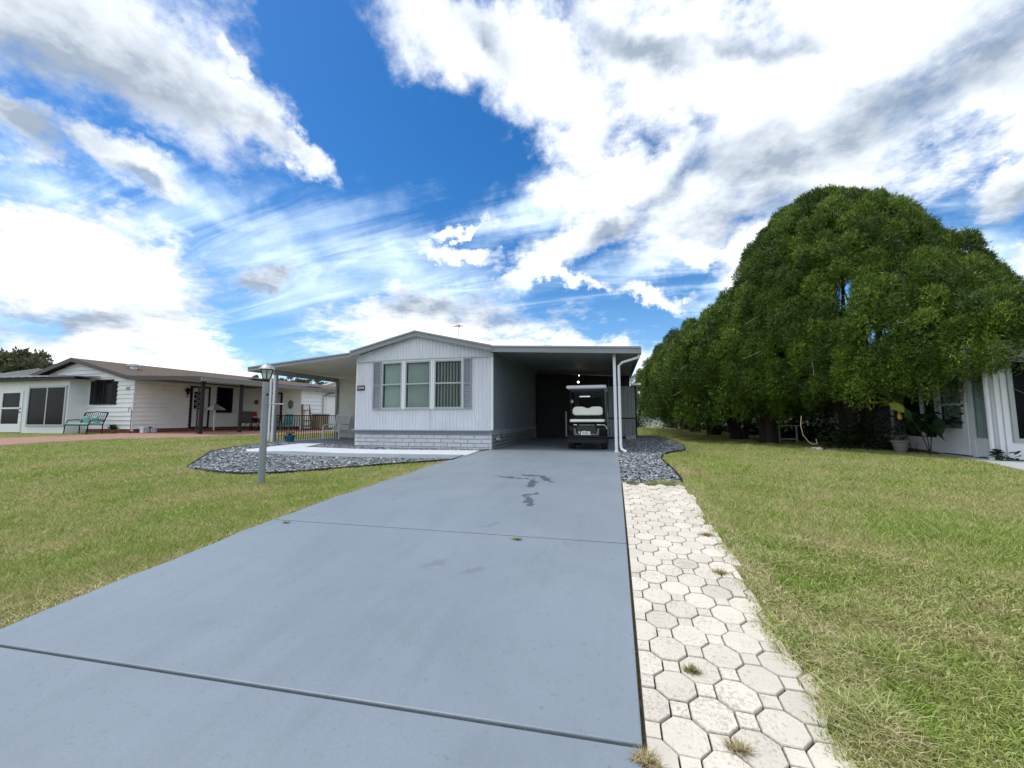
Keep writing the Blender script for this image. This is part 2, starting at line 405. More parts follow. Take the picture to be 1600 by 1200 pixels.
# ------------------------------------------------------------------ ground polygons (world coordinates)
YR = 11.0                                    # front line of the home
def g2(px, py): v = G(px, py); return (v.x, v.y)
XR = 0.075                                    # right edge of the drive
jA = g2(440, 817); jB = g2(978, 855); kA = g2(0, 1018); kB = g2(1000, 1180)
def drive_left(y):
    pts = [(-4.0, -3.6 - 1.2), (kA[1] - .9, kA[0] - .75)]
    pts = [(-3.0, g2(0, 990)[0] - .5), (g2(0, 990)[1], g2(0, 990)[0]), (g2(430, 815)[1], g2(430, 815)[0]), (g2(690, 725)[1], g2(690, 725)[0]), (g2(748, 708)[1], g2(748, 708)[0]), (YR, PY(769, 702, YR).x), (40, PY(769, 702, YR).x)]
    return float(np.interp(y, [p[0] for p in pts], [p[1] for p in pts]))
print('drive left', [(round(y, 2), round(drive_left(y), 2)) for y in (0, 1, 2, 3, 4, 6, 8, 10, 11)], 'j', jA, jB, 'k', kA, kB)
def band(y, t):                              # y along the drive, lines cut a little skew like the saw joints
    sl = (jB[1] - jA[1]) / (jB[0] - jA[0])
    return y
DZ = 0.035
mdrive = mat('blue_grey_drive_paint', (.186, .225, .268), .5, .09, .7, bump=.22, bscale=55, dirt=.22, spec=.45)
def drive_marks(m):
    """wet streaks, mould spots and scuffs that belong to the slab"""
    nt = m.node_tree; b = nt.nodes['Principled BSDF']; L = nt.links.new
    tc = nd(nt, 'ShaderNodeTexCoord'); src = b.inputs['Base Color'].links[0].from_socket
    nz = nd(nt, 'ShaderNodeTexNoise', Scale=8., Detail=7.); L(tc.outputs['Object'], nz.inputs[0])
    s1 = nd(nt, 'ShaderNodeVectorMath', operation='SUBTRACT'); L(nz.outputs['Color'], s1.inputs[0]); s1.inputs[1].default_value = (.5, .5, .5)
    s2 = nd(nt, 'ShaderNodeVectorMath', operation='MULTIPLY'); L(s1.outputs[0], s2.inputs[0]); s2.inputs[1].default_value = (.26, .34, 0)
    s3 = nd(nt, 'ShaderNodeVectorMath', operation='ADD'); L(tc.outputs['Object'], s3.inputs[0]); L(s2.outputs[0], s3.inputs[1])
    acc = None
    def add(v):
        nonlocal acc
        if acc is None: acc = v; return
        n = nd(nt, 'ShaderNodeMath', operation='MAXIMUM'); L(acc, n.inputs[0]); L(v, n.inputs[1]); acc = n.outputs[0]
    def streak(p, q, w, strength, soft):
        a = Vector((*g2(*p), 0)); c = Vector((*g2(*q), 0)); mid = (a + c) / 2; d = c - a
        mp = nd(nt, 'ShaderNodeMapping', vector_type='TEXTURE'); mp.inputs['Location'].default_value = mid; mp.inputs['Rotation'].default_value = (0, 0, math.atan2(d.y, d.x)); mp.inputs['Scale'].default_value = (d.length / 2 + w, w, 1e3)
        L(s3.outputs[0], mp.inputs[0]); ln = nd(nt, 'ShaderNodeVectorMath', operation='LENGTH'); L(mp.outputs[0], ln.inputs[0])
        mr = nd(nt, 'ShaderNodeMapRange'); L(ln.outputs['Value'], mr.inputs[0]); mr.inputs[1].default_value = 1; mr.inputs[2].default_value = 1 - soft; mr.inputs[3].default_value = 0; mr.inputs[4].default_value = strength
        add(mr.outputs[0])
    for p, q, w in (((775, 747), (825, 752), .05), ((816, 745), (846, 747), .06), ((846, 747), (862, 757), .06), ((833, 752), (829, 764), .07), ((818, 779), (838, 775), .05), ((823, 781), (828, 795), .055)):
        streak(p, q, w, .80, .12)
    for p, q, w in (((620, 755), (690, 747), .05), ((690, 747), (750, 738), .05), ((750, 828), (775, 822), .05), ((655, 896), (692, 881), .07), ((726, 898), (758, 893), .06), ((612, 784), (622, 783), .05)):
        streak(p, q, w, .24, .5)
    vo = nd(nt, 'ShaderNodeTexVoronoi', Scale=4.2); L(tc.outputs['Object'], vo.inputs['Vector'])
    mr = nd(nt, 'ShaderNodeMapRange'); L(vo.outputs['Distance'], mr.inputs[0]); mr.inputs[1].default_value = .045; mr.inputs[2].default_value = .02; mr.inputs[3].default_value = 0; mr.inputs[4].default_value = .6
    gt = nd(nt, 'ShaderNodeMath', operation='GREATER_THAN'); sx = nd(nt, 'ShaderNodeSeparateColor'); L(vo.outputs['Color'], sx.inputs[0]); L(sx.outputs[0], gt.inputs[0]); gt.inputs[1].default_value = .72
    ml = nd(nt, 'ShaderNodeMath', operation='MULTIPLY'); L(mr.outputs[0], ml.inputs[0]); L(gt.outputs[0], ml.inputs[1]); add(ml.outputs[0])
    # fine pitting
    pn = nd(nt, 'ShaderNodeTexNoise', Scale=38., Detail=3.); L(tc.outputs['Object'], pn.inputs[0])
    pr = nd(nt, 'ShaderNodeMapRange'); L(pn.outputs[0], pr.inputs[0]); pr.inputs[1].default_value = .62; pr.inputs[2].default_value = .75; pr.inputs[4].default_value = .25; add(pr.outputs[0])
    # hairline cracks, only here and there
    wq = nd(nt, 'ShaderNodeVectorMath', operation='MULTIPLY_ADD'); L(s1.outputs[0], wq.inputs[0]); wq.inputs[1].default_value = (.35, .35, 0); L(tc.outputs['Object'], wq.inputs[2])
    vc = nd(nt, 'ShaderNodeTexVoronoi', feature='DISTANCE_TO_EDGE', Scale=.42); L(wq.outputs[0], vc.inputs['Vector'])
    c1_ = nd(nt, 'ShaderNodeMapRange'); L(vc.outputs['Distance'], c1_.inputs[0]); c1_.inputs[1].default_value = .0016; c1_.inputs[2].default_value = .0006; c1_.inputs[3].default_value = 0; c1_.inputs[4].default_value = .55
    cn_ = nd(nt, 'ShaderNodeTexNoise', Scale=.55, Detail=2.); L(tc.outputs['Object'], cn_.inputs[0]); c2_ = nd(nt, 'ShaderNodeMapRange'); L(cn_.outputs[0], c2_.inputs[0]); c2_.inputs[1].default_value = .5; c2_.inputs[2].default_value = .58
    c3_ = nd(nt, 'ShaderNodeMath', operation='MULTIPLY'); L(c1_.outputs[0], c3_.inputs[0]); L(c2_.outputs[0], c3_.inputs[1]); add(c3_.outputs[0])
    # rubbed wheel lanes and cloudy old wash marks
    wl_ = nd(nt, 'ShaderNodeTexNoise', Scale=2.2, Detail=8., Roughness=.7); ml_ = nd(nt, 'ShaderNodeMapping'); ml_.inputs['Scale'].default_value = (2.2, .35, 1); L(tc.outputs['Object'], ml_.inputs[0]); L(ml_.outputs[0], wl_.inputs[0])
    wr_ = nd(nt, 'ShaderNodeMapRange'); L(wl_.outputs[0], wr_.inputs[0]); wr_.inputs[1].default_value = .5; wr_.inputs[2].default_value = .78; wr_.inputs[4].default_value = .15; add(wr_.outputs[0])
    mx = nd(nt, 'ShaderNodeMixRGB'); L(acc, mx.inputs[0]); L(src, mx.inputs[1]); mx.inputs[2].default_value = (.045, .055, .07, 1); L(mx.outputs[0], b.inputs['Base Color'])
drive_marks(mdrive)
def build_drive():
    mb = MB()
    sj = (jB[1] - jA[1]) / (jB[0] - jA[0]); sk = (kB[1] - kA[1]) / (kB[0] - kA[0])
    y3 = g2(900, 740)[1]
    J = [(-3.2, 0.), (kB[1] + (XR - kB[0]) * sk, sk), (jB[1] + (XR - jB[0]) * sj, sj), (y3, -.0), (YR + .35, 0.), (17.8, 0.)]
    for (ya, sa), (yb, sb) in zip(J[:-1], J[1:]):
        ga = .009 if ya < 8 else .004
        ny = max(2, int((yb - ya) / .12)); nx = 14; V = []
        for i in range(ny + 1):
            t = i / ny
            for j in range(nx + 1):
                u = j / nx
                # solve along the skew line
                yr = (ya + ga) * (1 - t) + (yb - ga) * t; s = sa * (1 - t) + sb * t
                yl = yr
                for _ in range(4): xl = drive_left(yl); yl = yr + (xl - XR) * s
                wob = .012 * math.sin(yl * 5.1) + .008 * math.sin(yl * 13.)
                x = (xl + wob) * (1 - u) + XR * u; y = yr + (x - XR) * s
                V.append((x, y, Tz(x, y) + DZ - (.004 if 0 < 0 else 0)))
        n = len(V); w = nx + 1; f = []
        for i in range(ny):
            for j in range(nx): f.append((i*w+j, i*w+j+1, (i+1)*w+j+1, (i+1)*w+j))
        # rim
        rim = [j for j in range(w)] + [i*w + nx for i in range(1, ny+1)] + [ny*w + j for j in range(nx-1, -1, -1)] + [i*w for i in range(ny-1, 0, -1)]
        k = len(rim); Vb = [(V[r][0], V[r][1], V[r][2] - .09) for r in rim]
        for i in range(k): f.append((rim[i], n + i, n + (i+1) % k, rim[(i+1) % k]))
        mb.add(V + Vb, f)
    return mb.build('driveway', mdrive, bevel=0.006)
tag(build_drive(), kind='structure')

def poly_mesh(name, poly, off, material, step=.25, thick=.06, parent=None):
    """flat polygon draped on the terrain with a skirt"""
    import bmesh
    bm = bmesh.new(); vs = [bm.verts.new((p[0], p[1], 0)) for p in poly]; bm.faces.new(vs)
    xs = [p[0] for p in poly]; ys = [p[1] for p in poly]
    for a0, a1, no in ((min(xs), max(xs), (1, 0, 0)), (min(ys), max(ys), (0, 1, 0))):
        k = int((a1 - a0) / step)
        for i in range(1, k + 1):
            q = a0 + i * step; co = (q, 0, 0) if no[0] else (0, q, 0)
            bmesh.ops.bisect_plane(bm, geom=bm.verts[:] + bm.edges[:] + bm.faces[:], plane_co=co, plane_no=no)
    bmesh.ops.recalc_face_normals(bm, faces=bm.faces)
    if bm.faces and sum(f.normal.z for f in bm.faces) < 0: bmesh.ops.reverse_faces(bm, faces=bm.faces)
    for v in bm.verts: v.co.z = Tz(v.co.x, v.co.y) + off
    be = [e for e in bm.edges if len(e.link_faces) == 1]
    r = bmesh.ops.extrude_edge_only(bm, edges=be)
    for v in r['geom']:
        if isinstance(v, bmesh.types.BMVert): v.co.z -= thick
    me = bpy.data.meshes.new(name); bm.to_mesh(me); bm.free()
    return link(name, me, material, parent)

HX0 = PY(555, 698, YR).x; HX1 = PY(769, 702.6, YR).x; PXL = PY(426, 695, YR).x; YP = PX(525, 680, PXL).y
print('home x', HX0, HX1, 'porch post x', PXL, 'porch back y', YP, 'Z eave', PY(769, 550, YR - .3).z, PY(650, 517.4, YR - .3).z, PY(389, 574, YR - .3), PY(1000, 542, YR - .3))
bedL = [g2(*p) for p in ((294, 731), (312, 719), (330, 707), (384, 698), (426, 692.5))] + [(PXL + .1, YR + .2), (HX0, YR + .2), (HX1, YR + .1)] + [g2(*p) for p in ((748, 706), (707, 720.5), (650, 724.5), (600, 728), (540, 733), (480, 738), (430, 741.5), (380, 742.5), (340, 740), (305, 735))]
bedR = [(XR + .01, g2(975, 757)[1] + .02), (g2(1066, 757)[0], g2(1066, 757)[1])] + [g2(*p) for p in ((1062, 748), (1052, 736), (1040, 726), (1033, 718), (1036, 712), (1052, 708), (1070, 705), (1068, 698), (1055, 691), (1035, 686), (1000, 681.5))] + [(XR + .01, 17.6)]
walk = [g2(*p) for p in ((384, 706), (468, 696), (505, 695.5), (476, 701.5), (749, 707.5), (731, 714.5), (460, 708.5), (386, 709))]
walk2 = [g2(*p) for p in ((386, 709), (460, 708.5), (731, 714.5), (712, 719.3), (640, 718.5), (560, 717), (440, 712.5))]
porch = [(PXL - .15, YR + .02), (HX0 + .0, YR + .02), (HX0, YP + 0), (PXL - .15, YP)]
porch_tip = [(PXL + .5, YR + .02)] + [g2(*p) for p in ((470, 696), (505, 695.5), (540, 696.5))]
def pwf(y): return float(np.interp(y, [1.9, 6.5], [.76, .90]))
def path_c(y): return XR + .012
path = [(XR + .01, -3), (XR + .01 + .70, -3), (XR + .71, 1.9), (XR + .86, g2(1066, 758)[1]), (XR + .01, g2(976, 758)[1])]
XW = 8.1
slabR = [g2(*p) for p in ((1405, 706.5), (1440, 708), (1490, 714.5), (1540, 723.5), (1600, 737.5))] + [(12.5, g2(1600, 737.5)[1] - .6), (12.5, 10.8), (XW, 10.8), (XW, 14.8)]
print('path w', g2(1066, 758), g2(1310, 1190), 'slabR', slabR[:5])
brickL = [g2(*p) for p in ((-60, 703), (0, 697), (80, 691.5), (190, 686), (313, 683), (400, 680), (500, 677), (560, 675))]
LY = 12.8                                    # front line of the left house
LXW = PY(208, 640, LY).x; LXP = PY(313, 640, LY).x
brickL = brickL + [(LXW + 4, 24), (LXW, 24), (LXW, LY + .05), (LXW - .2, LY - .3)] + [g2(*p) for p in ((120, 681.5), (60, 683.5), (0, 685.5), (-60, 688))]
print('left house', LXW, LXP, 'posts', PX(374, 676, LXP), 'brick', brickL[:4])

mgravel_bed = mat('slate_bed', (.08, .095, .115), .9, .4, 30, bump=1, bscale=60)
tag(poly_mesh('gravel_bed', bedL, .012, mgravel_bed), kind='structure')
tag(poly_mesh('gravel_bed', bedR, .012, mgravel_bed), kind='structure')
tag(poly_mesh('walkway', walk, .065, M['concwhite'], thick=.06), kind='structure')
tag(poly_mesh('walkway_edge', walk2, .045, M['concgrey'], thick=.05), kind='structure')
tag(poly_mesh('porch_floor', porch, .045, M['porchfloor'], thick=.05), kind='structure')
tag(poly_mesh('porch_floor', porch_tip, .040, M['porchfloor'], thick=.04), kind='structure')
tag(poly_mesh('neighbour_patio', slabR, .03, mat('pale_slab', (.42, .45, .48), .8, .08, 3, bump=.2, dirt=.3), thick=.05), kind='structure')
m, nt_, b_ = newmat('red_patio_pavers')
br = nd(nt_, 'ShaderNodeTexBrick', Scale=4.5); br.inputs['Color1'].default_value = (.36, .20, .15, 1); br.inputs['Color2'].default_value = (.28, .14, .105, 1); br.inputs['Mortar'].default_value = (.2, .15, .12, 1)
tcx = nd(nt_, 'ShaderNodeTexCoord'); nt_.links.new(tcx.outputs['Object'], br.inputs[0]); nt_.links.new(br.outputs[0], b_.inputs['Base Color']); b_.inputs['Roughness'].default_value = .9
tag(poly_mesh('brick_path', brickL, .03, m, thick=.05), kind='structure')
# pale kerb line along the brick path
eb = MB(); kp = [G(*p) for p in ((-60, 704), (0, 698), (80, 692.5), (190, 687), (313, 684), (400, 681), (500, 678), (560, 676))]
eb.tube([(p.x, p.y, p.z + .02) for p in kp], .05, 6)
tag(eb.build('brick_path_edge', mat('edge_tan', (.42, .30, .2), .9, .1, 5)), kind='structure')
# black plastic edging round the slate beds
ed = MB()
for pl in (bedL[:5], bedL[7:], bedR[1:12]):
    pp = []
    for a, b in zip(pl[:-1], pl[1:]):
        for k in range(4): pp.append((a[0] + (b[0]-a[0])*k/4, a[1] + (b[1]-a[1])*k/4))
    pp.append(pl[-1])
    if pl is not bedL[7:] or True: ed.tube([(x, y, Tz(x, y) + .035) for x, y in pp if not (HX0 < x < HX1 and y > 10.6)], .022, 6)
tag(ed.build('bed_edging', M['black']), kind='structure')

# ------------------------------------------------------------------ lawn soil: one sheet to the horizon
def axis(pts):
    out = []
    for (a, b, s) in pts: out += list(np.arange(a, b, s))
    return np.array(out + [pts[-1][1]], float)
gx = axis([(-900, -200, 100), (-200, -40, 16), (-40, -20, 1), (-20, 12, .4), (12, 40, 2), (40, 200, 16), (200, 900, 100)])
gy = axis([(-900, -100, 100), (-100, -10, 10), (-10, 18, .4), (18, 50, 2), (50, 200, 15), (200, 900, 100)])
xx, yy = np.meshgrid(gx, gy); zz_ = T(xx, yy); nx_, ny_ = len(gx), len(gy)
me = bpy.data.meshes.new('lawn_ground')
idx = np.arange(nx_ * ny_).reshape(ny_, nx_)
fq = np.stack([idx[:-1, :-1], idx[:-1, 1:], idx[1:, 1:], idx[1:, :-1]], -1).reshape(-1, 4)
me.from_pydata(np.stack([xx, yy, zz_], -1).reshape(-1, 3).tolist(), [], fq.tolist())
me.polygons.foreach_set('use_smooth', [True] * len(me.polygons))
def patches(nt, co):
    """green / dry blend shared by soil and blades"""
    L = nt.links.new
    a = nd(nt, 'ShaderNodeTexNoise', Scale=.75, Detail=5., Roughness=.65, Distortion=.4); L(co, a.inputs[0])
    b = nd(nt, 'ShaderNodeTexNoise', Scale=4.5, Detail=3.); L(co, b.inputs[0])
    s = nd(nt, 'ShaderNodeMath', operation='MULTIPLY_ADD'); L(b.outputs[0], s.inputs[0]); s.inputs[1].default_value = .45; L(a.outputs[0], s.inputs[2])
    r = nd(nt, 'ShaderNodeMapRange'); L(s.outputs[0], r.inputs[0]); r.inputs[1].default_value = .60; r.inputs[2].default_value = .94
    return r.outputs[0]
mg, nt_, b_ = newmat('lawn_soil'); L = nt_.links.new
tcx = nd(nt_, 'ShaderNodeTexCoord'); pf = patches(nt_, tcx.outputs['Object'])
fn_ = nd(nt_, 'ShaderNodeTexNoise', Scale=26., Detail=8., Roughness=.75); L(tcx.outputs['Object'], fn_.inputs[0])
r1 = nd(nt_, 'ShaderNodeValToRGB'); L(fn_.outputs[0], r1.inputs[0])
r1.color_ramp.elements[0].position = .35; r1.color_ramp.elements[0].color = (.06, .075, .024, 1); r1.color_ramp.elements[1].position = .65; r1.color_ramp.elements[1].color = (.24, .29, .08, 1)
r2 = nd(nt_, 'ShaderNodeValToRGB'); L(fn_.outputs[0], r2.inputs[0])
r2.color_ramp.elements[0].position = .35; r2.color_ramp.elements[0].color = (.12, .095, .045, 1); r2.color_ramp.elements[1].position = .65; r2.color_ramp.elements[1].color = (.42, .36, .17, 1)
mx = nd(nt_, 'ShaderNodeMixRGB'); L(pf, mx.inputs[0]); L(r1.outputs[0], mx.inputs[1]); L(r2.outputs[0], mx.inputs[2]); L(mx.outputs[0], b_.inputs['Base Color']); b_.inputs['Roughness'].default_value = 1
bp = nd(nt_, 'ShaderNodeBump', Strength=.8, Distance=.03); L(fn_.outputs[0], bp.inputs['Height']); L(bp.outputs[0], b_.inputs['Normal'])
tag(link('lawn_ground', me, mg), kind='structure')

# ------------------------------------------------------------------ octagon and square pavers
def build_path():
    a = .19; p = a / math.sqrt(2); g = .0058; mb = MB(); bed = MB()
    yend = g2(976, 758)[1]; ymin = -2.6
    def stone(cx, cy, pts, tilt, h):
        cl = [(x, y) for x, y in pts]
        # clip to the strip
        out = []
        for side in (0, 1):
            lim = XR + .018 if side == 0 else 0
            if side == 1: lim = XR + .02 + pwf(cy) + edge_jit(cy)
            res = []
            for i in range(len(cl)):
                A, B = cl[i], cl[(i+1) % len(cl)]
                ia = A[0] >= lim if side == 0 else A[0] <= lim; ib = B[0] >= lim if side == 0 else B[0] <= lim
                if ia: res.append(A)
                if ia != ib:
                    t = (lim - A[0]) / (B[0] - A[0]); res.append((lim, A[1] + (B[1]-A[1])*t))
            cl = res
            if len(cl) < 3: return
        n = len(cl); mx_ = sum(q[0] for q in cl)/n; my_ = sum(q[1] for q in cl)/n
        if max(q[0] for q in cl) - min(q[0] for q in cl) < .03: return
        V = []
        for s, dz in ((1, -.05), (1, .0), (.975, .005)):
            for x, y in cl:
                X_, Y_ = mx_ + (x-mx_)*s, my_ + (y-my_)*s
                V.append((X_, Y_, Tz(X_, Y_) + .028 + dz + h + (X_-mx_)*tilt[0] + (Y_-my_)*tilt[1]))
        F_ = [tuple(range(2*n, 3*n))]
        for k in range(2): F_ += [(k*n+i, k*n+(i+1)%n, (k+1)*n+(i+1)%n, (k+1)*n+i) for i in range(n)]
        mb.add(V, F_)
    def edge_jit(cy): return .02 * math.sin(cy * 3.7) + .02 * math.sin(cy * 9.1)
    o = a/2 - g; c = o * (math.sqrt(2) - 1); s_ = a*(math.sqrt(2)-1)/2 - g*.35
    for iy in range(-20, 80):
        for ix in range(0, 9):
            cx = XR + .04 + ix * p; cy = ymin + iy * p
            if cy > yend or cx > XR + pwf(cy) + .2: continue
            tl = (random.gauss(0, .014), random.gauss(0, .014)); h = random.gauss(0, .0025); r = random.gauss(0, .012)
            if (ix + iy) % 2 == 0: pts = [(c, -o), (o, -c), (o, c), (c, o), (-c, o), (-o, c), (-o, -c), (-c, -o)]
            else: pts = [(s_, -s_), (s_, s_), (-s_, s_), (-s_, -s_)]; h -= .0015
            pts = [(cx + x*math.cos(r) - y*math.sin(r), cy + x*math.sin(r) + y*math.cos(r)) for x, y in pts]
            pts = [(x, y) for x, y in pts]
            if max(q[1] for q in pts) > yend + .05: continue
            stone(cx, cy, pts, tl, h)
    return mb
mp_ = mat('pale_paver', (.60, .555, .48), .85, .08, 3, bump=.6, bscale=70)
nt_ = mp_.node_tree; L = nt_.links.new; b_ = nt_.nodes['Principled BSDF']; src = b_.inputs['Base Color'].links[0].from_socket
tcx = nd(nt_, 'ShaderNodeTexCoord')
pn = nd(nt_, 'ShaderNodeTexNoise', Scale=60., Detail=6., Roughness=.8); L(tcx.outputs['Object'], pn.inputs[0])
pl_ = nd(nt_, 'ShaderNodeTexNoise', Scale=3.2, Detail=4.); L(tcx.outputs['Object'], pl_.inputs[0])
am = nd(nt_, 'ShaderNodeMath', operation='MULTIPLY_ADD'); L(pl_.outputs[0], am.inputs[0]); am.inputs[1].default_value = .35; L(pn.outputs[0], am.inputs[2])
pr = nd(nt_, 'ShaderNodeMapRange'); L(am.outputs[0], pr.inputs[0]); pr.inputs[1].default_value = .70; pr.inputs[2].default_value = .86; pr.inputs[4].default_value = .75
mx = nd(nt_, 'ShaderNodeMixRGB'); L(pr.outputs[0], mx.inputs[0]); L(src, mx.inputs[1]); mx.inputs[2].default_value = (.20, .19, .17, 1); L(mx.outputs[0], b_.inputs['Base Color'])
# per-paver shade via island random
ge = nd(nt_, 'ShaderNodeNewGeometry'); ir = nd(nt_, 'ShaderNodeMapRange'); L(ge.outputs['Random Per Island'], ir.inputs[0]); ir.inputs[3].default_value = .88; ir.inputs[4].default_value = 1.08
mm = nd(nt_, 'ShaderNodeMixRGB', blend_type='MULTIPLY'); mm.inputs[0].default_value = 1; L(mx.outputs[0], mm.inputs[1]); L(ir.outputs[0], mm.inputs[2]); L(mm.outputs[0], b_.inputs['Base Color'])
tag(build_path().build('paver_path', mp_), kind='structure')
tag(poly_mesh('paver_bedding', path, .012, mat('dark_bedding', (.03, .025, .018), 1, .3, 30), thick=.03), kind='structure')

# ------------------------------------------------------------------ slate chips
def chips(poly, dens, keepout=()):
    xs = [p[0] for p in poly]; ys = [p[1] for p in poly]; A = (max(xs)-min(xs))*(max(ys)-min(ys)); n = int(A*dens)
    x = rng.uniform(min(xs), max(xs), n); y = rng.uniform(min(ys), max(ys), n); k = inpoly(x, y, poly)
    for q in keepout: k &= ~inpoly(x, y, q)
    k &= ~((x > HX0 - .02) & (x < HX1 + .02) & (y > YR - .02))
    return x[k], y[k]
def build_chips(name, sets):
    x = np.concatenate([s[0] for s in sets]); y = np.concatenate([s[1] for s in sets]); n = len(x)
    z = T(x, y) + .02 + rng.uniform(0, .022, n)
    base = np.array([[1, .1, .05], [.45, .9, -.1], [-.5, .8, .1], [-1, -.1, -.05], [-.4, -.85, .1], [.55, -.8, 0], [.1, .1, .75], [-.1, 0, -.8]], float)
    tri = [(0,1,6),(1,2,6),(2,3,6),(3,4,6),(4,5,6),(5,0,6)]
    V = base[None] * np.ones((n, 1, 1)) + rng.normal(0, .13, (n, 8, 3))
    sz = rng.uniform(.014, .036, n); V *= np.stack([sz, sz * rng.uniform(.5, .9, n), sz * rng.uniform(.18, .4, n)], -1)[:, None, :]
    a = rng.uniform(0, 6.283, n); t = rng.normal(0, .45, n); ca, sa, ct, st_ = np.cos(a), np.sin(a), np.cos(t), np.sin(t)
    y2 = V[..., 1] * ct[:, None] - V[..., 2] * st_[:, None]; z2 = V[..., 1] * st_[:, None] + V[..., 2] * ct[:, None]; x2 = V[..., 0]
    P = np.stack([x2 * ca[:, None] - y2 * sa[:, None] + x[:, None], x2 * sa[:, None] + y2 * ca[:, None] + y[:, None], z2 + z[:, None]], -1)
    Vt = P[:, np.array(tri).ravel(), :].reshape(-1, 3)
    col = np.repeat(rng.uniform(0, 1, n), len(tri))
    return tri_mesh(name, Vt, 3, mchip, attr=col)
mchip, nt_, b_ = newmat('slate_chip'); L = nt_.links.new
at = nd(nt_, 'ShaderNodeAttribute', attribute_name='vary'); r1 = nd(nt_, 'ShaderNodeValToRGB'); L(at.outputs['Fac'], r1.inputs[0])
r1.color_ramp.elements[0].color = (.085, .095, .11, 1); r1.color_ramp.elements[1].color = (.52, .54, .56, 1)
e = r1.color_ramp.elements.new(.55); e.color = (.16, .185, .21, 1); e = r1.color_ramp.elements.new(.85); e.color = (.30, .33, .36, 1); L(r1.outputs[0], b_.inputs['Base Color']); b_.inputs['Roughness'].default_value = .7
tag(build_chips('slate_gravel', [chips(bedL, 1700, (walk, walk2, porch_tip)), chips(bedR, 1500)]), 'grey slate chips filling the beds beside the walk and the carport', 'gravel', kind='stuff')

# ------------------------------------------------------------------ grass blades
def build_grass(N):
    k = .42; u = rng.uniform(0, 1, N); r0, r1_ = .55, 34.
    r = (r0**k + u * (r1_**k - r0**k)) ** (1/k)
    th = rng.uniform(R(-72), R(72), N) - R(YAW)
    x = r * np.sin(th); y = r * np.cos(th)
    keep = np.ones(N, bool)
    xl = np.interp(y, np.linspace(-3, 12, 120), [drive_left(q) for q in np.linspace(-3, 12, 120)])
    dl = (x - xl); inside = (x > xl + .0) & (x < XR)
    keep &= ~inside
    # right edge overruns the pavers in tongues
    ov = .02 * np.sin(y * 3.7) + .02 * np.sin(y * 9.1) - .02; pw = np.interp(y, [1.9, 6.5], [.76, .90])
    yend = g2(976, 758)[1]
    rag = rng.uniform(-.05, .06, N)
    pj = (x >= XR) & (x < XR + pw + ov + rag) & (y < yend)
    joint = rng.uniform(0, 1, N) < .0
    keep &= ~(pj & ~joint)
    for q in (bedL, bedR, walk, walk2, porch, slabR, brickL): keep &= ~inpoly(x, y, q)
    keep &= ~((x > PXL) & (x < XR + .1) & (y > YR)); keep &= ~((x < LXW + .2) & (y > LY)); keep &= ~((x > XW) & (y > 10.6)); keep &= ~((x < LXW - 3) & (y > 12.1))
    x, y, r = x[keep], y[keep], r[keep]; n = len(x)
    z = T(x, y)
    # mown height, longer in clumps close by and along the right-hand edge of the pavers
    cl = np.sin(x*2.3 + 1.7*np.sin(y*1.9)) * np.sin(y*2.9 + 1.3*np.sin(x*2.1)); cl2 = np.sin(x*7.1 + y*3.3) * np.sin(y*8.3 - x*2.7)
    h = (.042 + .012 * cl + .008 * cl2) * rng.uniform(.6, 1.35, n)
    h[(x > 0)] *= 1.18
    h *= 1 + .3 * np.clip(cl * cl2 * 1.6, 0, 1)
    w = np.clip(.0032 + .00075 * r, .0036, .02) * rng.uniform(.7, 1.3, n)
    a = rng.uniform(0, 6.283, n); lean = rng.uniform(.2, 1.5, n) * h; b = a + rng.normal(0, .8, n)
    dx, dy = np.cos(a), np.sin(a); lx, ly = np.cos(b)*lean, np.sin(b)*lean
    p0 = np.stack([x - dx*w/2, y - dy*w/2, z], -1); p1 = np.stack([x + dx*w/2, y + dy*w/2, z], -1)
    near = r < 4.5
    mid = np.stack([x + lx*.4, y + ly*.4, z + h*.72], -1); tip = np.stack([x + lx, y + ly, z + h*.92], -1)
    hw = np.stack([dx*w*.4, dy*w*.4, np.zeros(n)], -1)
    A = np.stack([p0, p1, mid + hw], 1); B = np.stack([p0, mid + hw, mid - hw], 1); C = np.stack([mid - hw, mid + hw, tip], 1)
    S = np.stack([p0, p1, tip], 1)
    col = rng.uniform(0, 1, n)
    pw = np.interp(y, [1.9, 6.5], [.76, .90])
    edge = (x > XR + pw - .1) & (x < XR + pw + .28 + .1*cl) & (y < yend + 2); edge |= (np.abs(x - np.interp(y, np.linspace(-3, 12, 120), [drive_left(q) for q in np.linspace(-3, 12, 120)])) < .14) & (y < 9)
    col = np.where(edge & (rng.uniform(0, 1, n) < .34), 1.0 + rng.uniform(0, .3, n), col)
    V = np.concatenate([A[near], B[near], C[near], S[~near]]).reshape(-1, 3)
    cc = np.concatenate([col[near]]*3 + [col[~near]])
    print('grass blades', n, 'tris', len(V)//3)
    return tri_mesh('grass', V, 3, mgrass, attr=cc)
mgrass, nt_, b_ = newmat('grass_blade'); L = nt_.links.new
at = nd(nt_, 'ShaderNodeAttribute', attribute_name='vary'); ge = nd(nt_, 'ShaderNodeNewGeometry'); pf = patches(nt_, ge.outputs['Position'])
rg = nd(nt_, 'ShaderNodeValToRGB'); L(at.outputs['Fac'], rg.inputs[0])
rg.color_ramp.elements[0].color = (.13, .20, .03, 1); rg.color_ramp.elements[1].color = (.62, .56, .33, 1)
for q, c_ in ((.45, (.265, .375, .065)), (.8, (.42, .53, .13)), (.9, (.55, .52, .24))): e = rg.color_ramp.elements.new(q); e.color = (*c_, 1)
rd = nd(nt_, 'ShaderNodeValToRGB'); L(at.outputs['Fac'], rd.inputs[0])
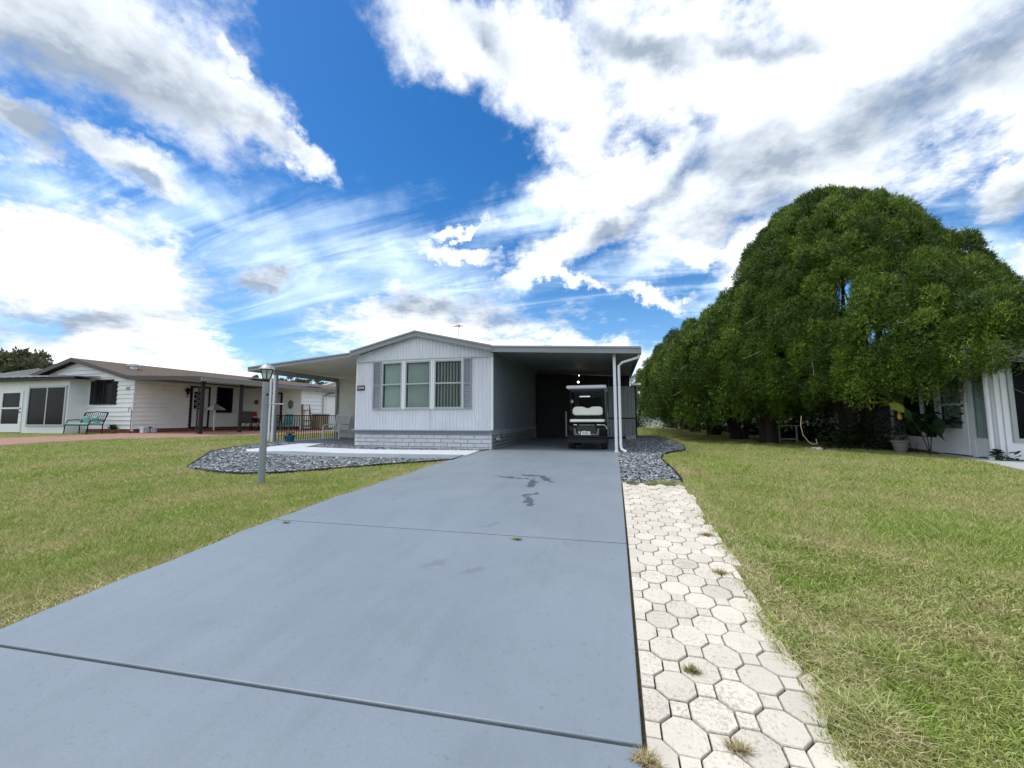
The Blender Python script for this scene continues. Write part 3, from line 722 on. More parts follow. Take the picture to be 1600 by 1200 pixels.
rd.color_ramp.elements[0].color = (.20, .22, .06, 1); rd.color_ramp.elements[1].color = (.68, .58, .37, 1); e = rd.color_ramp.elements.new(.35); e.color = (.46, .42, .18, 1)
mx = nd(nt_, 'ShaderNodeMixRGB'); L(pf, mx.inputs[0]); L(rg.outputs[0], mx.inputs[1]); L(rd.outputs[0], mx.inputs[2])
L(mx.outputs[0], b_.inputs['Base Color']); b_.inputs['Roughness'].default_value = .6; b_.inputs['Specular IOR Level'].default_value = .3
tr = nd(nt_, 'ShaderNodeBsdfTranslucent'); L(mx.outputs[0], tr.inputs[0]); ms = nd(nt_, 'ShaderNodeMixShader'); ms.inputs[0].default_value = .25
L(b_.outputs[0], ms.inputs[1]); L(tr.outputs[0], ms.inputs[2]); L(ms.outputs[0], nt_.nodes['Material Output'].inputs[0])
tag(build_grass(2600000), 'patchy green and straw coloured lawn grass', 'grass', kind='stuff')
# ------------------------------------------------------------------ main home
def rib(mb, p0, p1, z0, ztop, nrm, pitch=.115, depth=.02, z0f=None):
    """vertical corrugated sheet between plan points p0,p1; ztop/z0f may be functions of 0..1"""
    p0 = Vector((p0[0], p0[1])); p1 = Vector((p1[0], p1[1])); Ln = (p1 - p0).length; n = max(1, round(Ln / pitch))
    pts = []
    for i in range(n):
        for f_, d_ in ((0, 0), (.10, depth), (.34, depth), (.44, 0), (.55, 0), (.60, depth*.45), (.80, depth*.45), (.85, 0)): pts.append(((i + f_) / n, d_))
    pts.append((1, 0)); nv = Vector(nrm)
    V = []
    for t, d_ in pts:
        q = p0.lerp(p1, t) + nv * d_
        zt = ztop(t) if callable(ztop) else ztop; zb = z0(t) if callable(z0) else z0
        V += [(q.x, q.y, zb), (q.x, q.y, zt)]
    mb.add(V, [(2*i, 2*i+2, 2*i+3, 2*i+1) for i in range(len(pts) - 1)])
def lap(mb, p0, p1, z0, ztop, nrm, pitch=.2, depth=.02):
    """horizontal lap siding; ztop(t) function of position along (for gables)"""
    p0 = Vector((p0[0], p0[1])); p1 = Vector((p1[0], p1[1])); nv = Vector(nrm); zt = ztop if callable(ztop) else (lambda t: ztop)
    zmax = max(zt(i / 40) for i in range(41)); z = z0
    while z < zmax - 1e-4:
        z2 = min(z + pitch, zmax)
        ts = [i / 200 for i in range(201) if zt(i / 200) > z + .002]
        if not ts: break
        a, b = ts[0], ts[-1]
        tt = [i / 200 for i in range(201) if zt(i / 200) >= z2 - 1e-6]; a2, b2 = (tt[0], tt[-1]) if tt else ((a + b) / 2, (a + b) / 2)
        A, B, C, D = p0.lerp(p1, a), p0.lerp(p1, b), p0.lerp(p1, b2), p0.lerp(p1, a2)
        o = nv * depth; i_ = nv * .003
        mb.add([(A.x+o.x, A.y+o.y, z), (B.x+o.x, B.y+o.y, z), (C.x+i_.x, C.y+i_.y, z2), (D.x+i_.x, D.y+i_.y, z2), (A.x, A.y, z), (B.x, B.y, z)], [(0, 1, 2, 3), (4, 5, 1, 0)])
        z = z2
home = empty('mobile_home', ((HX0 + HX1) / 2, YR, 0), label='grey and white mobile home with gabled front, three bay windows, porch and carport', cat='house')
def P(mb, name, m_, par=None, **k):
    """part of a thing, keeping world coordinates"""
    par = par or home; o = mb.build(name, m_, None, **k); o.parent = par; o.matrix_parent_inverse = par_world(par).inverted(); return o
def par_world(o):
    m = Matrix.Translation(o.location) @ o.rotation_euler.to_matrix().to_4x4()
    if o.parent: m = par_world(o.parent) @ o.matrix_parent_inverse @ m
    return m
zS, zB = .60, .46                            # bottom of siding, top of block skirting
ZE = 2.92
YB = 17.6                                    # carport back
bx1 = PY(631.7, 640, YR).x; bx2 = PY(676.6, 640, YR).x; BO = .17
Fp = [(HX0, YR), (bx1, YR - BO), (bx2, YR - BO), (HX1, YR)]
def onf(px, py, seg):
    """hit of a pixel ray with facade facet seg -> plan param t, z"""
    a, b = Vector(Fp[seg]), Vector(Fp[seg + 1]); v = ray(px, py); o = Vector((0, 0))
    # a + t(b-a) = s*(vx,vy)
    d = b - a; det = d.x * (-v.y) - d.y * (-v.x)
    t = ((-a.x) * (-v.y) - (-a.y) * (-v.x)) / det; s = (a.x + d.x * t) / v.x
    return t, CAMZ + v.z * s
wins = [(0, 598.3, 629.3, 566, 638.8), (1, 634.2, 673.8, 565, 638.8), (2, 679.3, 722.8, 564, 639)]
wall = MB(); zh0, zh1 = 1.22, 2.72
op = []
for seg, xa, xb, ya, yb in wins:
    t0, zt_ = onf(xa, ya, seg); t1, _ = onf(xb, ya, seg); _, zb_ = onf(xa, yb, seg); op.append((seg, t0, t1, zb_, zt_)); print('win', seg, round(t0, 2), round(t1, 2), round(zb_, 2), round(zt_, 2))
zb_ = sum(o_[3] for o_ in op) / 3; zt_ = sum(o_[4] for o_ in op) / 3
op = [(a, b, c, zb_, zt_) for a, b, c, _, _ in op]
for seg, t0, t1, zb_, zt_ in op:
    a, b = Vector(Fp[seg]), Vector(Fp[seg + 1]); d = (b - a).normalized(); n = (d.y, -d.x)
    Q = lambda t: a.lerp(b, t)
    rib(wall, a, Q(t0), zS, ZE, n); rib(wall, Q(t0), Q(t1), zS, zb_, n); rib(wall, Q(t0), Q(t1), zt_, ZE, n); rib(wall, Q(t1), b, zS, ZE, n)
P(wall, 'front_wall', M['siding'])
# gable above the header, set a little forward
ridx = PY(650, 517.4, YR - .3); zr = ridx.z; eL = PY(549, 549.5, YR - .3); eR = PY(769, 540, YR - .3)
gz = lambda x: np.interp(x, [eL.x, ridx.x, eR.x], [eL.z, zr, eR.z]) - .12
gb = MB(); hd = MB()
for sg in range(3):
    a, b = Vector(Fp[sg]) + Vector((0, -.022)), Vector(Fp[sg + 1]) + Vector((0, -.022)); d = (b - a).normalized()
    rib(gb, a, b, ZE - .09, lambda t, a=a, b=b: float(gz(a.x + (b.x - a.x) * t)), (d.y, -d.x))
    hd.box(((a.x + b.x)/2, (a.y + b.y)/2 - .012, ZE - .10), ((b - a).length, .03, .03), rz=math.atan2(d.y, d.x))
P(gb, 'gable_wall', M['siding'])
P(hd, 'header_trim', M['frame'])
# corner trims
for xx_ in (HX0, HX1): ct = MB(); ct.bb(xx_ - .03, xx_ + .03, YR - .02, YR + .05, zS - .0, ZE - .0); P(ct, 'corner_trim', M['white'], bevel=.004)
bd = MB(); bd.bb(HX0 - .02, HX1 + .02, YR - .21, YR + .03, zS - .02, zS + .012); bd.bb(HX0 - .01, HX1 + .01, YR - .03, YR + .05, zB, zS - .02)
P(bd, 'sill_band', M['sidedark'], bevel=.004)
# window bay floor closes the little bow
sb = MB(); sb.add([(p[0], p[1], zS + .014) for p in Fp], [(0, 1, 2, 3)]); P(sb, 'bay_sill', M['sidedark'])
for seg, t0, t1, zb_, zt_ in op:
    a, b = Vector(Fp[seg]), Vector(Fp[seg + 1]); d = (b - a).normalized(); n = Vector((d.y, -d.x)); ang = math.atan2(d.y, d.x)
    A, B = a.lerp(b, t0), a.lerp(b, t1); W = (B - A).length; mid = (A + B) / 2; H = zt_ - zb_
    w = empty('window', (mid.x, mid.y, zb_), ang); w.parent = home; w.matrix_parent_inverse = par_world(home).inverted()
    def lb(mb, x0, x1, y0, y1, z0, z1): mb.bb(x0, x1, y0, y1, z0, z1)
    fr = MB()
    for x0, x1, z0, z1 in ((-W/2, -W/2+.045, 0, H), (W/2-.045, W/2, 0, H), (-W/2+.045, W/2-.045, H-.05, H), (-W/2+.045, W/2-.045, 0, .05), (-W/2+.045, W/2-.045, H*.505, H*.505+.045)):
        lb(fr, x0, x1, -.035, .03, z0, z1)
    lb(fr, -W/2-.03, W/2+.03, -.045, .01, -.03, 0.0)
    fr.build('frame', M['frame'], w, bevel=.003)
    wt = MB()
    for x0, x1, z0, z1 in ((-W/2-.055, -W/2, -.03, H+.05), (W/2, W/2+.055, -.03, H+.05), (-W/2, W/2, H, H+.05)): lb(wt, x0, x1, -.028, .0, z0, z1)
    wt.build('casing', M['white'], w, bevel=.003)
    pn_ = MB(); lb(pn_, -W/2+.03, W/2-.03, -.006, .0, .03, H*.51); lb(pn_, -W/2+.03, W/2-.03, .006, .012, H*.51, H-.03); pn_.build('pane', M['glass'], w)
    bl = MB(); k = int(W / (.105 if seg == 2 else .095))
    tilt = {0: 30, 1: 48, 2: 76}[seg]
    for i in range(k):
        x = -W/2 + .05 + (W - .1) * (i + .5) / k; h0 = .05 if not (seg == 0) else .05
        bl.box((x, .09, H/2), (.088, .003, H - .1), rot=Matrix.Rotation(R(tilt + random.gauss(0, 3)), 3, 'Z'))
    bl.build('vertical_blind', M['blind'], w)
    rm = MB(); rm.bb(-W/2-.05, W/2+.05, .5, .52, -.1, H+.1); rm.bb(-W/2-.05, -W/2-.03, .02, .5, -.1, H+.1); rm.bb(W/2+.03, W/2+.05, .02, .5, -.1, H+.1); rm.bb(-W/2-.05, W/2+.05, .02, .52, H+.05, H+.07); rm.bb(-W/2-.05, W/2+.05, .02, .52, -.1, -.08)
    rm.build('reveal', M['room'], w)
for xa, xb, seg in ((584.3, 596.6, 0), (724.4, 737.2, 2)):
    t0, _ = onf(xa, 600, seg); t1, _ = onf(xb, 600, seg); a, b = Vector(Fp[seg]), Vector(Fp[seg + 1]); d = (b - a).normalized(); A, B = a.lerp(b, t0), a.lerp(b, t1); W = (B - A).length; mid = (A + B) / 2
    z0, z1 = op[0][3] - .02, op[0][4] + .03; H = z1 - z0
    sh = MB(); n = Vector((d.y, -d.x)); ang = math.atan2(d.y, d.x)
    Rm = Matrix.Rotation(ang, 3, 'Z')
    def L3(x, y, z): v = Rm @ Vector((x, y, z)); return (mid.x + v.x, mid.y + v.y, z0 + v.z)
    sh.box(L3(-W/2+.02, -.035, H/2), (.04, .04, H), rz=ang); sh.box(L3(W/2-.02, -.035, H/2), (.04, .04, H), rz=ang)
    for q in (.02, H/2, H-.02): sh.box(L3(0, -.035, q), (W-.08, .038, .045), rz=ang)
    nsl = 27
    for i in range(nsl):
        q = .04 + (H - .08) * (i + .5) / nsl
        sh.box(L3(0, -.03, q), (W-.08, .012, .05), rot=Rm @ Matrix.Rotation(R(-35), 3, 'X'))
    P(sh, 'shutter', M['shutter'])
# skirting of painted split blocks
def blocks(mb, p0, p1, z0, z1, nrm, rows=4, ln=.44):
    p0, p1, nv = Vector(p0), Vector(p1), Vector(nrm); Ln = (p1 - p0).length; d = (p1 - p0) / Ln; h = (z1 - z0) / rows
    for r_ in range(rows):
        x = -ln * (.5 if r_ % 2 else 0)
        while x < Ln:
            a, b = max(0, x) + .004, min(Ln, x + ln) - .004
            if b - a > .02:
                jit = random.uniform(0, .012)
                A = p0 + d * a; B = p0 + d * b; q = nv * (.05 + jit)
                zz0, zz1 = z0 + r_*h + .005, z0 + (r_+1)*h - .005
                ia, ib = A + d*.01 + q, B - d*.01 + q
                V = [(A.x, A.y, zz0), (B.x, B.y, zz0), (B.x, B.y, zz1), (A.x, A.y, zz1), (ia.x, ia.y, zz0+.012), (ib.x, ib.y, zz0+.012), (ib.x, ib.y, zz1-.012), (ia.x, ia.y, zz1-.012)]
                mb.add(V, [(4,5,6,7), (0,1,5,4), (1,2,6,5), (2,3,7,6), (3,0,4,7)])
            x += ln
sk = MB(); blocks(sk, (HX0, YR), (HX1, YR), -.04, zB, (0, -1)); P(sk, 'block_skirting', M['block'])
mo = MB(); mo.bb(HX0 + .005, HX1 - .005, YR - .03, YR + .02, -.06, zB - .003); P(mo, 'skirting_backing', mat('mortar_grey', (.40, .43, .47), .9))
# carport-side wall
sw = MB(); rib(sw, (HX1, YR + .05), (HX1, YB), zS, ZE + .14, (1, 0), pitch=.2, depth=.016); P(sw, 'side_wall', mat('side_siding_shaded', (.13, .16, .19), .5, .08, 2, dirt=.4))  # darker copy of the front siding, carport shade mixed into its colour
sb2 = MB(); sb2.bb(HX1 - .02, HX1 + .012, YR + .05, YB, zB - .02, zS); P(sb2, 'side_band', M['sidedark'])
sk2 = MB(); blocks(sk2, (HX1 - .03, YR + .05), (HX1 - .03, YB), .02, zB - .02, (1, 0)); P(sk2, 'side_skirting', mat('side_block_shaded', (.16, .19, .21), .85, .1, 12, bump=.8, bscale=45))  # front block darkened the same way, shade included in the base colour
# body core (keeps light out), left wall and rear
core = MB(); core.bb(HX0 + .01, HX1 - .04, YR + .72, 24, .02, ZE - .02); P(core, 'body_core', M['siding'])
lw = MB(); rib(lw, (HX0, YP), (HX0, YR + .05), zS, ZE, (-1, 0)); lw.bb(HX0 - .0, HX0 + .03, YR, YP, .02, zS); P(lw, 'porch_side_wall', M['siding'])
# ---- roofs: one front profile, pushed back
pL = PY(389, 574, YR - .3); pR = PY(1000, 542, YR - .3)
def roof_part(name, pts, th, y0, y1, mats, fth=.115):
    mb = MB(); top = pts; bot = [(x, z - th) for x, z in pts[::-1]]; mb.slab(top + bot, 'y', y0 + .03, y1); P(mb, name, mats[0])
    f = MB(); bot = [(x, z - fth) for x, z in pts[::-1]]; f.slab(top + bot, 'y', y0, y0 + .03); f2 = MB()
    f2.slab([(x, z + .012) for x, z in pts] + [(x, z - .035) for x, z in pts[::-1]], 'y', y0 - .035, y0 + .0 - .002)
    P(f, name + '_fascia', mats[1], bevel=.004); P(f2, name + '_gutter_lip', mats[2], bevel=.004)
gab = [(eL.x, eL.z), (ridx.x, zr), (eR.x, eR.z)]
roof_part('main_roof', gab, .09, YR - .36, 24, (M['roofwhite'], M['fascia'], M['fascia_top']), .17)
lft = [(pL.x, pL.z), (eL.x + .15, eL.z - .03)]
roof_part('porch_roof', lft, .08, YR - .32, YP + 1.2, (M['soffit'], M['fascia'], M['fascia_top']), .15)
rgt = [(eR.x - .1, eR.z - .005), (pR.x, pR.z)]
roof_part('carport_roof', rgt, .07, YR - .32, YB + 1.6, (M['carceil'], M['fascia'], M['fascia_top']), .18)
# side fascias of the porch and carport roofs
sf = MB(); sf.bb(pL.x - .03, pL.x, YR - .32, YP + 1.2, pL.z - .15, pL.z + .01); P(sf, 'porch_side_fascia', M['fascia'])
sf = MB(); sf.bb(pR.x, pR.x + .03, YR - .32, YB + 1.6, pR.z - .18, pR.z + .01); P(sf, 'carport_gutter', M['fascia'])
# soffit ribs under the carport, porch beam
bm_ = MB(); bm_.bb(PXL - .05, PXL + .05, YR - .1, YP, pL.z - .27, pL.z - .13 + .04); P(bm_, 'porch_beam', M['fascia'])
bm_ = MB(); bm_.bb(XR - .08, XR - .01, YR - .2, YB, pR.z - .2, pR.z - .07); P(bm_, 'carport_beam', M['fascia'])
# posts and downspouts
pt = MB(); xq = PY(967, 705, YR).x; pt.bb(xq - .10, xq - .02, YR - .05, YR + .05, .03, pR.z - .15); pt.bb(xq - .115, xq - .005, YR - .065, YR + .065, .03, .06); P(pt, 'post', M['post_white'], bevel=.006)
pt = MB(); pt.bb(PXL - .06, PXL + .03, YR - .05, YR + .05, .03, pL.z - .13); P(pt, 'post', M['post_white'], bevel=.006)
pt = MB(); pt.bb(PXL + .032, PXL + .07, YR - .045, YR + .045, .03, pL.z - .13); P(pt, 'post_backing', M['fascia'])
pt = MB(); pt.bb(PXL - .04, PXL + .04, YP - .08, YP - .005, .03, pL.z - .1); P(pt, 'post', M['fascia'], bevel=.006)
xd = xq + .055; dn = MB()
dn.tube([(pR.x - .02, YR - .2, pR.z - .2), (pR.x - .06, YR - .2, pR.z - .27), (xd + .10, YR - .1, pR.z - .37), (xd, YR - .08, pR.z - .46), (xd, YR - .08, .22), (xd + .02, YR - .1, .12), (xd + .14, YR - .16, .05)], .036, 8); P(dn, 'downspout', M['post_white'], smooth=True)
dn = MB(); dn.tube([(PXL - .1, YR - .1, pL.z - .15), (PXL - .1, YR - .1, .28), (PXL - .13, YR - .12, .17), (PXL - .3, YR - .2, .07)], .036, 8); P(dn, 'downspout', M['post_white'], smooth=True)
# porch back partition
pw_ = MB(); pw_.bb(PXL + .04, HX0, YP, YP + .04, .06, 2.55); P(pw_, 'porch_partition', M['partition'])
pw_ = MB(); pw_.slab([(PXL + .04, 2.58), (HX0, 2.58), (HX0, 2.85), (PXL + .04, 2.68)], 'y', YP + .005, YP + .04); pw_.bb(PXL + .04, HX0, YP - .02, YP + .005, 2.55, 2.585); P(pw_, 'partition_header', M['soffit'])
pw_ = MB(); pw_.bb(PXL + .04, PXL + .08, YP, YP + 3.4, .06, 2.55); P(pw_, 'partition_side', M['partition'])
# carport back: near-black panels with the shade put into their colour, in frames
bk = MB(); bk.slab([(HX1, .03), (XR - .3, .03), (XR - .3, pR.z - .05), (HX1, eR.z - .06)], 'y', YB, YB + .03); P(bk, 'back_shade_panel', M['screen'])
bk = MB(); bk.slab([(XR - .3, 2.0), (pR.x - .03, 2.0), (pR.x - .03, pR.z - .06), (XR - .3, pR.z - .05)], 'y', YB + .06, YB + .09); P(bk, 'back_header', M['screen'])
bk = MB()
for x in (HX1 + .04, HX1 + 1.2, HX1 + 2.35): bk.bb(x, x + .05, YB - .03, YB, .03, 2.8)
bk.bb(HX1, XR - .3, YB - .03, YB, .72, .76); P(bk, 'back_frame', M['bronze'])
# house number plaque
t0, _ = onf(565, 606, 0); q = Vector(Fp[0]).lerp(Vector(Fp[1]), t0); d = (Vector(Fp[1]) - Vector(Fp[0])).normalized(); ang = math.atan2(d.y, d.x); n = Vector((d.y, -d.x))
zc = onf(565, 606.4, 0)[1]
pq = empty('house_number_plaque', (q.x + n.x * .03, q.y + n.y * .03, zc), ang, label='small black plaque with white number 1214 beside the bay windows', cat='house number')
b = MB(); b.box((0, 0, 0), (.30, .018, .165)); b.build('plaque', M['black'], pq, bevel=.004)
def text_mesh(name, body, size, mat_, parent, loc, rot, bold=.0, ext=.002, sx=1):
    cu = bpy.data.curves.new(name, 'FONT'); cu.body = body; cu.size = size; cu.align_x = 'CENTER'; cu.align_y = 'CENTER'; cu.extrude = ext; cu.offset = bold
    tmp = bpy.data.objects.new('tmp', cu); COL.objects.link(tmp); dg = bpy.context.evaluated_depsgraph_get(); me = bpy.data.meshes.new_from_object(tmp.evaluated_get(dg))
    bpy.data.objects.remove(tmp); me.name = name; o = link(name, me, mat_, parent, loc); o.rotation_euler = rot; o.scale = (sx, 1, 1); return o
for i, ch in enumerate('1214'): text_mesh('digit', ch, .12, M['digit'], pq, (-.096 + i * .064, -.0115, 0), (R(90), 0, 0), bold=.0015)
# faucet on the side skirting
fc = empty('garden_tap', (HX1 + .02, YR + .33, .32), label='white garden tap with hose bib on the side block skirting', cat='tap')
b = MB(); b.tube([(0, 0, .02), (.09, 0, .02), (.12, 0, -.02)], .016, 8); b.box((0.03, 0, .02), (.02, .07, .07)); b.build('spout', M['stone'], fc, smooth=False)
b = MB(); b.lathe((.07, 0, .04), [(.006, 0), (.006, .04), (.035, .045), (.035, .06), (.01, .065)], 10); b.build('handle', M['silver'], fc)
# shed beside the carport back
shed = empty('utility_shed', (.3, YB, 0), label='grey corrugated metal shed at the back of the carport', cat='shed')
sx1 = PY(994, 680, YB).x; zt = PY(990, 603, YB).z
s_ = MB(); rib(s_, (XR - .5, YB - .0), (sx1, YB - .0), .95, zt, (0, -1), pitch=.17, depth=.03); rib(s_, (XR - .5, YB - .0), (sx1, YB - .0), .12, .90, (0, -1), pitch=.17, depth=.03)
rib(s_, (sx1, YB), (sx1, YB + 3.2), .12, zt, (1, 0), pitch=.17, depth=.03); P(s_, 'wall', mat('shed_panel', (.24, .27, .28), .5, .12, 2, dirt=.4), shed)
s_ = MB(); s_.bb(XR - .5, sx1 + .035, YB - .04, YB - .0, .90, .95); s_.bb(sx1 - .0, sx1 + .05, YB - .05, YB, .1, zt); s_.bb(XR - .5, sx1 + .02, YB - .02, YB + .1, .0, .12); P(s_, 'trim', M['bronze'], shed)
s_ = MB(); s_.bb(XR + .65, sx1 + .25, YB - .35, YB + 3.3, zt, zt + .09); P(s_, 'roof', M['post_white'], shed, bevel=.01)
cb = MB(); c_ = PZ(985, 686, .0); cb.bb(c_.x - .2, c_.x + .2, YB - .45, YB - .2, .0, .19); cb.bb(c_.x - .15, c_.x - .02, YB - .42, YB - .23, .19, .195)
tag(cb.build('concrete_block', M['concrete'], bevel=.01), 'pale concrete block on the slate by the shed corner', 'block')
# antenna on the roof
an = empty('roof_antenna', PY(716, 540, 15), label='thin mast antenna with brown cross head above the gable roof', cat='antenna')
zb_ = 3.0; an.location.z = 3.3; h = PY(715, 510, 15).z - 3.3
b = MB(); b.tube([(0, 0, -.35), (0, 0, h)], .012, 6); b.build('mast', M['silver'], an)
b = MB(); b.tube([(-.22, 0, h), (.22, 0, h + .02)], .016, 6); b.tube([(0, -.2, h + .02), (0, .2, h)], .014, 6)
for x in (-.16, -.08, .08, .16): b.tube([(x, -.09, h), (x, .09, h)], .008, 5)
b.sphere((0.03, 0, h + .03), .05, 8); b.build('head', mat('antenna_brown', (.35, .2, .1), .6), an)
# carport lamp
lp = PY(903.5, 597, 15.3); cl = empty('carport_lamp', (lp.x, lp.y, 2.76), label='lit bulb hanging under the carport ceiling behind the cart roof', cat='lamp')
b = MB(); b.lathe((0, 0, -.03), [(.06, 0), (.06, .03)], 12); b.tube([(0, 0, 0), (0, 0, lp.z - 2.76 + .07)], .008, 6); b.build('cord', M['bronze'], cl)
b = MB(); b.sphere((0, 0, lp.z - 2.76), .035, 12); b.build('bulb', M['bulb'], cl, smooth=True)
lp2 = PY(904.5, 586.5, 15.3); b = MB(); b.sphere((lp2.x - lp.x, .05, lp2.z - 2.76), .018, 10); b.build('upper_bulb', M['bulb'], cl, smooth=True)
# brown pole leaning at the end of the side wall
b = MB(); a_ = PY(829.5, 689, 16.2); c_ = PY(829.8, 603, 16.4); b.tube([(a_.x, 16.2, .05), (c_.x, 16.4, 2.0)], .018, 8)
tag(b.build('wooden_pole', M['brownpole']), 'thin brown pole standing by the dark back of the carport', 'pole')
# rod with a pale foot, small brown lantern
q = G(622, 698); b = MB(); b.tube([(0, 0, .02), (.015, 0, .93)], [.011, .009], 6); b.sphere((.015, 0, .95), .022, 8)
rod = empty('garden_stake', (q.x, q.y, 0), label='thin dark stake standing in the slate below the left window', cat='stake'); b.build('rod', M['bronze'], rod)
b = MB(); b.lathe((0, 0, 0), [(.10, 0), (.10, .05), (.05, .08), (.03, .1)], 10); b.box((-.12, .02, .04), (.16, .1, .07)); b.build('foot', M['concrete'], rod, bevel=.006)
q = G(712.5, 702); gl = empty('path_light', (q.x, q.y, .01), label='small brown cylindrical path light in front of the block skirting', cat='light')
b = MB(); b.lathe((0, 0, 0), [(.05, 0), (.05, .15), (.056, .15), (.056, .17), (.03, .2)], 12); b.build('body', M['wood'], gl, smooth=True)
b = MB(); b.lathe((0, 0, .2), [(.03, 0), (.03, .01), (.012, .03)], 12); b.build('cap', M['bronze'], gl)
# black railing along the porch side
rl = empty('porch_railing', (PXL, YR + .1, .05), label='black metal railing with vertical bars along the left porch', cat='railing')
y0, y1 = .02, YP - YR - .2
zr_ = PX(428, 648.5, PXL).z - .05
b = MB(); b.bb(-.02, .02, y0, y1, zr_ - .03, zr_); b.bb(-.015, .015, y0, y1, .08, .11); b.build('rail', M['black'], rl)
nb = 26
for i in range(nb + 1):
    y = y0 + (y1 - y0) * i / nb; b = MB(); b.bb(-.009, .009, y - .009, y + .009, .11, zr_ - .03); b.build('baluster', M['black'], rl)
# blue pot
q = PZ(452, 694, .05); pot = empty('flower_pot', (q.x, q.y, .05), label='deep blue glazed pot with a drooping plant at the porch edge', cat='plant pot')
b = MB(); b.lathe((0, 0, 0), [(.10, 0), (.13, .02), (.165, .26), (.19, .27), (.19, .32), (.16, .32), (.15, .27), (.02, .26)], 20); b.build('pot', M['bluepot'], pot, smooth=True)
b = MB()
for i in range(16):
    a = i * 2.4; r_ = .16 + .1 * random.random(); b.tube([(0, 0, .27), (math.cos(a)*r_*.5, math.sin(a)*r_*.5, .42), (math.cos(a)*r_, math.sin(a)*r_, .38)], [.008, .006, .002], 5)
b.build('plant', M['leaf_dark'], pot)
# sling glider bench
q = PY(523, 688, YP - .85); gld = empty('patio_glider', (q.x, YP - .62, .05), R(4), label='white framed glider bench with vertical striped slings on the porch', cat='glider')
stx = mat('striped_sling', (.5, .52, .53), .8, .05)
W = .66
for i in range(8):
    x = -W/2 + .05 + (W - .10) * i / 7; b = MB()
    prof = [(-.52, .46), (-.44, .43), (-.2, .42), (0.02, .45), (.14, .62), (.22, .85), (.27, 1.04)]
    V = []
    for y, z in prof: V += [(x - .026, y, z), (x + .026, y, z)]
    for y, z in prof: V += [(x - .026, y + .012, z - .014), (x + .026, y + .012, z - .014)]
    k = len(prof); b.add(V, [(2*j, 2*j+1, 2*j+3, 2*j+2) for j in range(k-1)] + [(2*(k+j), 2*(k+j)+2, 2*(k+j)+3, 2*(k+j)+1) for j in range(k-1)]); b.build('strap', stx, gld)
b = MB()
for s in (-1, 1):
    x = s * W/2
    b.tube([(x, -.5, .43), (x, -.2, .40), (x, .04, .43), (x, .16, .62), (x, .29, 1.05)], .02, 8)
    b.tube([(x*1.06, .17, .66), (x*1.06, -.2, .68), (x*1.06, -.46, .66), (x*1.06, -.55, .55), (x*1.06, -.5, .36)], .02, 8)
    b.tube([(x*1.06, -.5, .38), (x*1.06, -.5, .03)], .02, 8); b.tube([(x*1.06, .3, .4), (x*1.06, .3, .03)], .02, 8); b.tube([(x*1.06, -.6, .03), (x*1.06, .42, .03)], .022, 8)
b.tube([(-W/2, .29, 1.05), (W/2, .29, 1.05)], .018, 8); b.tube([(-W/2, -.5, .43), (W/2, -.5, .43)], .018, 8); b.tube([(-W/2*1.06, -.5, .05), (W/2*1.06, -.5, .05)], .018, 8); b.tube([(-W/2, .3, .35), (W/2, .3, .35)], .018, 8)
b.build('frame', M['post_white'], gld, smooth=True)
# ---- lamp post
q = G(408, 757); top = q.z + 1.80
def zat(py, pt):  # height of pixel row at the distance of a ground point
    v = ray(408, py); t = pt.y / v.y; return CAMZ + v.z * t
zc = zat(597, q); print('lamp post', q, 'collar z', zc, zat(570, q))
lpz = zc - q.z
lm = empty('lamp_post', (q.x, q.y, q.z), label='grey lantern post with a crossbar standing in the front lawn', cat='lamp post')
b = MB(); b.tube([(0, 0, -.1), (0, 0, lpz - .08)], .054, 16); b.tube([(0, 0, lpz - .08), (0, 0, lpz)], .052, 16); b.lathe((0, 0, lpz - .30), [(.057, 0), (.057, .02)], 16); b.lathe((0, 0, lpz - .19), [(.057, 0), (.057, .015)], 16); b.build('pole', M['lamp_pole'], lm, smooth=True)
b = MB(); b.tube([(0, 0, lpz - .335 - .05), (.37, -.0, lpz - .385)], .011, 8); b.sphere((.38, 0, lpz - .385), .016, 8); b.build('crossbar', M['silver'], lm, smooth=True)
b = MB(); b.box((.058, -.02, lpz - .22), (.02, .03, .03)); b.build('photocell', M['black'], lm)
lt = MB(); lt.lathe((0, 0, lpz), [(.05, 0), (.055, .01), (.045, .03), (.055, .04)], 12); 
for j in range(6):
    a = 2*math.pi*j/6 + .3; lt.tube([(math.cos(a)*.055, math.sin(a)*.055, lpz + .04), (math.cos(a)*.105, math.sin(a)*.105, lpz + .21)], .007, 5)
lt.lathe((0, 0, lpz + .205), [(.11, 0), (.112, .012)], 6, rz=.3); lo = lt.build('lantern', M['black'], lm)
b = MB(); b.lathe((0, 0, lpz + .045), [(.048, 0), (.098, .16)], 6, rz=.3); b.build('glass', M['lampglass'], lo)
b = MB(); b.lathe((0, 0, lpz + .215), [(.125, 0), (.12, .012), (.085, .06), (.04, .085), (.012, .095), (.014, .115), (.003, .13)], 12); b.build('cap', M['silver'], lo, smooth=True)
b = MB(); b.tube([(0, 0, lpz + .04), (0, 0, lpz + .14)], .02, 8); b.build('candle', M['stone'], lo)
